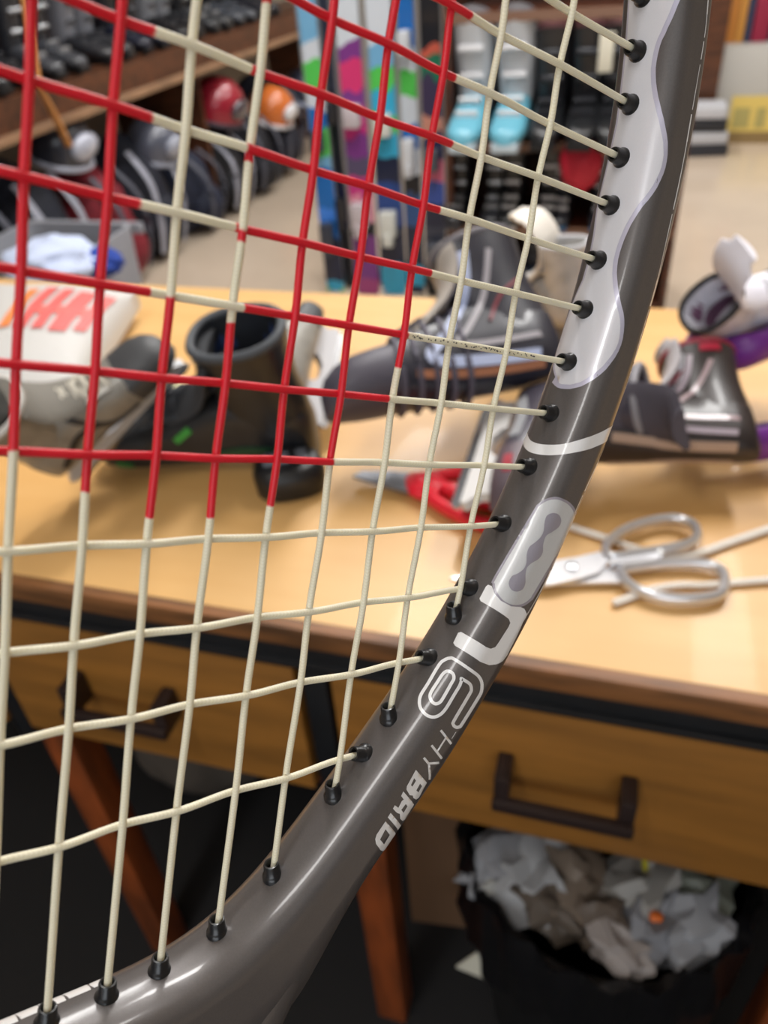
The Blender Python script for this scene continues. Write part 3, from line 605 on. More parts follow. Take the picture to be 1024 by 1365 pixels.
trash = [((675, 1140), (.05, .03, .03), (182, 184, 190), 'grey white crumpled tissue at the left of the bin'), ((720, 1165), (.05, .045, .03), (205, 206, 210), 'large white crumpled paper in the bin'), ((770, 1180), (.045, .04, .03), (150, 134, 118), 'beige crumpled paper in the middle of the bin'),
         ((845, 1185), (.05, .04, .035), (190, 188, 184), 'pale folded paper right of the beige one'), ((870, 1225), (.045, .035, .03), (170, 172, 180), 'grey plastic wrapper at the front of the bin'), ((930, 1240), (.045, .03, .03), (196, 198, 206), 'shiny clear wrapper at the right of the bin'),
         ((925, 1190), (.04, .03, .03), (140, 146, 132), 'greenish crumpled wrapper at the back right of the bin'), ((820, 1258), (.035, .02, .02), (206, 196, 192), 'small pinkish paper scrap at the front rim of the bin'), ((740, 1205), (.04, .03, .025), (108, 96, 84), 'brown paper scrap behind the bin rim'), ((800, 1215), (.03, .035, .03), (120, 104, 92), 'dark tan cardboard scrap in the middle of the bin'), ((657, 1182), (.011, .009, .008), (230, 230, 226), 'tiny white scrap on the left rim of the bin')]
for i, (px, sz, c, lab) in enumerate(trash):
    q = at(px, z=rimz - .01)
    dx, dy = q.x - bc.x, q.y - bc.y; d = math.hypot(dx, dy); mx = br * .92 - max(sz) * .6
    if d > mx and i != 10: q.x = bc.x + dx * mx / d; q.y = bc.y + dy * mx / d
    tag(Geo().blob(tuple(1.15 * v for v in sz), q, (random.uniform(-.4, .4), random.uniform(-.4, .4), random.uniform(0, 3)), rough=.32, sub=3, seed=40 + i, fold=4.5).build('crumpled_paper', mat('trash_%d_%d_%d' % c, tuple(int(v * .76) for v in c), .55), smooth=25), lab, 'waste paper', 'rubbish in the waste bin')
q = at((862, 1175), z=rimz + .02); tag(Geo().box((.006, .045, .002), q, (.5, .2, .3)).build('plastic_strip', mat('yellow_strip', (206, 196, 40), .5)), 'yellow plastic strip among the waste paper', 'strip')
q = at((874, 1222), z=rimz + .02); tag(Geo().blob((.008, .006, .004), q, sub=2, rough=.2).build('peel_scrap', mat('orange_scrap', (220, 110, 40), .5)), 'tiny orange scrap among the waste paper', 'scrap')

# ---------------------------------------------------------------- things stored under the bench
cb = thing('cardboard_box', 'brown cardboard box standing on end left of the waste bin', 'box', (0, 0, 0))
a, b = at((575, 1130), y=.62), at((655, 1130), y=.62)
g = Geo().box((.22, .24, .44), (a.x + .05, .76, .22), (0, 0, .12), bev=.003); kid(g, 'carton', mat('cardboard', (120, 88, 62), .8), cb); kid(Geo().box((.20, .22, .006), (a.x + .05, .76, .444), (0, .05, .12)), 'flap', mat('cardboard', (120, 88, 62), .8), cb)
q = at((640, 1287), y=.50); tag(Geo().box((.045, .003, .06), q, (0, .5, .1)).build('tag_card', mat('white_card', (232, 228, 210), .6)), 'small white card leaning by the cardboard box', 'card')
bg = thing('duffel_bag', 'dull grey holdall on the floor under the left drawer', 'bag', (-.70, .85, 0))
Geo().blob((.16, .14, .17), (0, 0, .16), rough=.06, sub=4, seed=12, flatten=-.16).build('body', mat('grey_canvas', (92, 84, 76), .85), bg)
Geo().tube(catmull([(-.1, -.12, .22), (-.06, -.15, .31), (.05, -.15, .31), (.1, -.12, .2)], 6), .010, 8).build('handle', mat('grey_webbing', (110, 102, 94), .8), bg)
rl = at((268, 1090), y=.82)
for i, (dx, c, nm) in enumerate(((-.018, (150, 110, 70), 'left'), (.0, (120, 84, 54), 'middle'), (.02, (138, 98, 62), 'right'))):
    tag(Geo().tube([(rl.x + dx * 1.3, .80, .02), (rl.x + dx * 2, .86, .62)], .013, 10).build('wooden_dowel', mat('dowel_' + nm, c, .6)), '%s one of three tan dowels leaning under the bench' % nm, 'dowel', 'dowels under the bench')
q = at((345, 1105), y=.86); tag(Geo().box((.10, .004, .04), q, (.3, .25, .1)).build('leaflet', mat('grey_paper', (150, 150, 146), .7)), 'grey leaflet lying under the bench behind the dowels', 'paper')
sb = at((60, 1240), y=.72)
tag(Geo().box((.60, .06, .035), (sb.x + .05, .72, sb.z), (0, .1, .05), bev=.003).build('floor_batten', mat('reddish_batten', (96, 58, 38), .6)), 'reddish wooden batten low under the left drawer', 'batten')
q = at((118, 1168), y=.45); q2 = at((135, 1148), y=.45); tag(Geo().tube([at((96, 1190), y=.60), at((136, 1146), y=.60)], .004, 8).build('metal_rod', mat('dull_steel_rod', (150, 152, 160), .4, metal=.3)), 'short dull steel rod under the left drawer', 'rod')

# ---- shape of the racket hoop
U0=35.9
# inner edge of the hoop (mm, string plane), right half from tip to throat
def hoop_points():
    P=[]
    for a in range(90,14,-6):
        t=math.radians(a); P.append((U0+116*math.cos(t),-33-158*math.sin(t)))
    P+=[(150.0,-65.9),(151.2,-54.9),(151.7,-44.5),(151.6,-33.8),(151.1,-23.1),(149.8,-12.1),(147.8,-.3),(145.2,11.5),(141.2,23.8),(136.0,37.2),(129.3,51.0),(125.2,58.5),(119,68.4),(111,79.4),(104.9,87.0),(97.6,95.9),(85.0,111.0),(73.3,120.4),(61.7,123.4),(51.4,123.2),(41.3,123.2),(U0,123.2)]
    L=[(2*U0-x,y) for x,y in reversed(P[1:-1])]
    P=np.array(P+L)   # closed loop, clockwise on screen
    for it in range(6):
        # densify + smooth
        d=np.linalg.norm(np.roll(P,-1,0)-P,axis=1)
        s=np.concatenate([[0],np.cumsum(d)])
        n=int(s[-1]/2.0) if it<5 else int(s[-1]/1.5)
        t=np.arange(n)*s[-1]/n
        Q=np.vstack([P,P[:1]])
        P=np.stack([np.interp(t,s,Q[:,0]),np.interp(t,s,Q[:,1])],1)
        for k in range(6 if it<5 else 2):
            P=P*.5+.25*(np.roll(P,1,0)+np.roll(P,-1,0))
    return P
HP=hoop_points(); NH=len(HP)
_d=np.linalg.norm(np.roll(HP,-1,0)-HP,axis=1)
HL=_d.sum(); HS=np.concatenate([[0],np.cumsum(_d)])[:-1]
_t=np.roll(HP,-1,0)-np.roll(HP,1,0); _t/=np.linalg.norm(_t,axis=1)[:,None]
HN=np.stack([_t[:,1],-_t[:,0]],1)
if ((HN*(HP-np.array([U0,-33]))).sum(1)).mean()<0: HN=-HN
def depth_at(u,v):
    # how far the frame reaches outward (mm): 18.3 round the hoop, wider where the throat web flares out
    x=abs(u-U0)
    b=float(np.interp(v,[33,44,53,70,78,90,99,106,111],[0,1.5,2.0,2.6,3.4,3.6,2.8,1.2,0]))
    if v<88: return 15.4+b
    tab=[(0,14.),(8,14.),(16,16.),(26,23.),(37,33.5),(49,22),(56,17.),(62,15.4),(200,15.4)]
    return b+float(np.interp(x,[a for a,_ in tab],[q for _,q in tab]))
RO=np.array([depth_at(*p) for p in HP])
for k in range(10): RO=RO*.5+.25*(np.roll(RO,1)+np.roll(RO,-1))
SEC=[(0,0),(.1,-2),(.3,-4),(.75,-5.8),(1.5,-7.4),(2.7,-8.6),(4.2,-9.1),(6.5,-9.2),(9,-9.3),(10.9,-9.36),(11.4,-9.27),(13.5,-8.65),(15.5,-7.4),(17.1,-5.4),(18,-2.8),(18.3,0),
(18,3.0),(17,5.2),(15,6.8),(12,7.7),(8,8.0),(5,7.7),(2.9,6.7),(1.5,5.3),(.6,3.8),(.2,2)]
def section(n=84):
    P=np.array(SEC,float);m=len(P);out=[]
    for i in range(m):
        a,b,c,d=P[i-1],P[i],P[(i+1)%m],P[(i+2)%m]
        for k in range(8):
            t=k/8
            out.append(.5*((2*b)+(-a+c)*t+(2*a-5*b+4*c-d)*t*t+(-a+3*b-3*c+d)*t**3))
    Q=np.array(out);Q=np.vstack([Q,Q[:1]])
    s=np.concatenate([[0],np.cumsum(np.linalg.norm(np.diff(Q,axis=0),axis=1))])
    t=np.arange(n)*s[-1]/n
    return np.stack([np.interp(t,s,Q[:,0]),np.interp(t,s,Q[:,1])],1),s[-1]
SC,SECLEN=section()
NS=len(SC)
def widen(r,ro): return r if r<6 else 6+(r-6)*(ro-6)/12.3
def S(s,c):
    # s: mm along hoop from the tip ; c: mm round the section from the string line towards the front face
    s=s%HL; c=c%SECLEN
    i=int(np.searchsorted(HS,s,side='right'))-1; j=(i+1)%NH
    nx=HS[j] if j else HL
    f=(s-HS[i])/max(nx-HS[i],1e-9)
    p=HP[i]*(1-f)+HP[j]*f; n=HN[i]*(1-f)+HN[j]*f; n=n/np.linalg.norm(n); ro=RO[i]*(1-f)+RO[j]*f
    g=c/SECLEN*NS; a=int(g)%NS; b=(a+1)%NS; g-=int(g)
    q=SC[a]*(1-g)+SC[b]*g
    r=widen(q[0],ro)
    return np.array([p[0]+n[0]*r,p[1]+n[1]*r,q[1]])

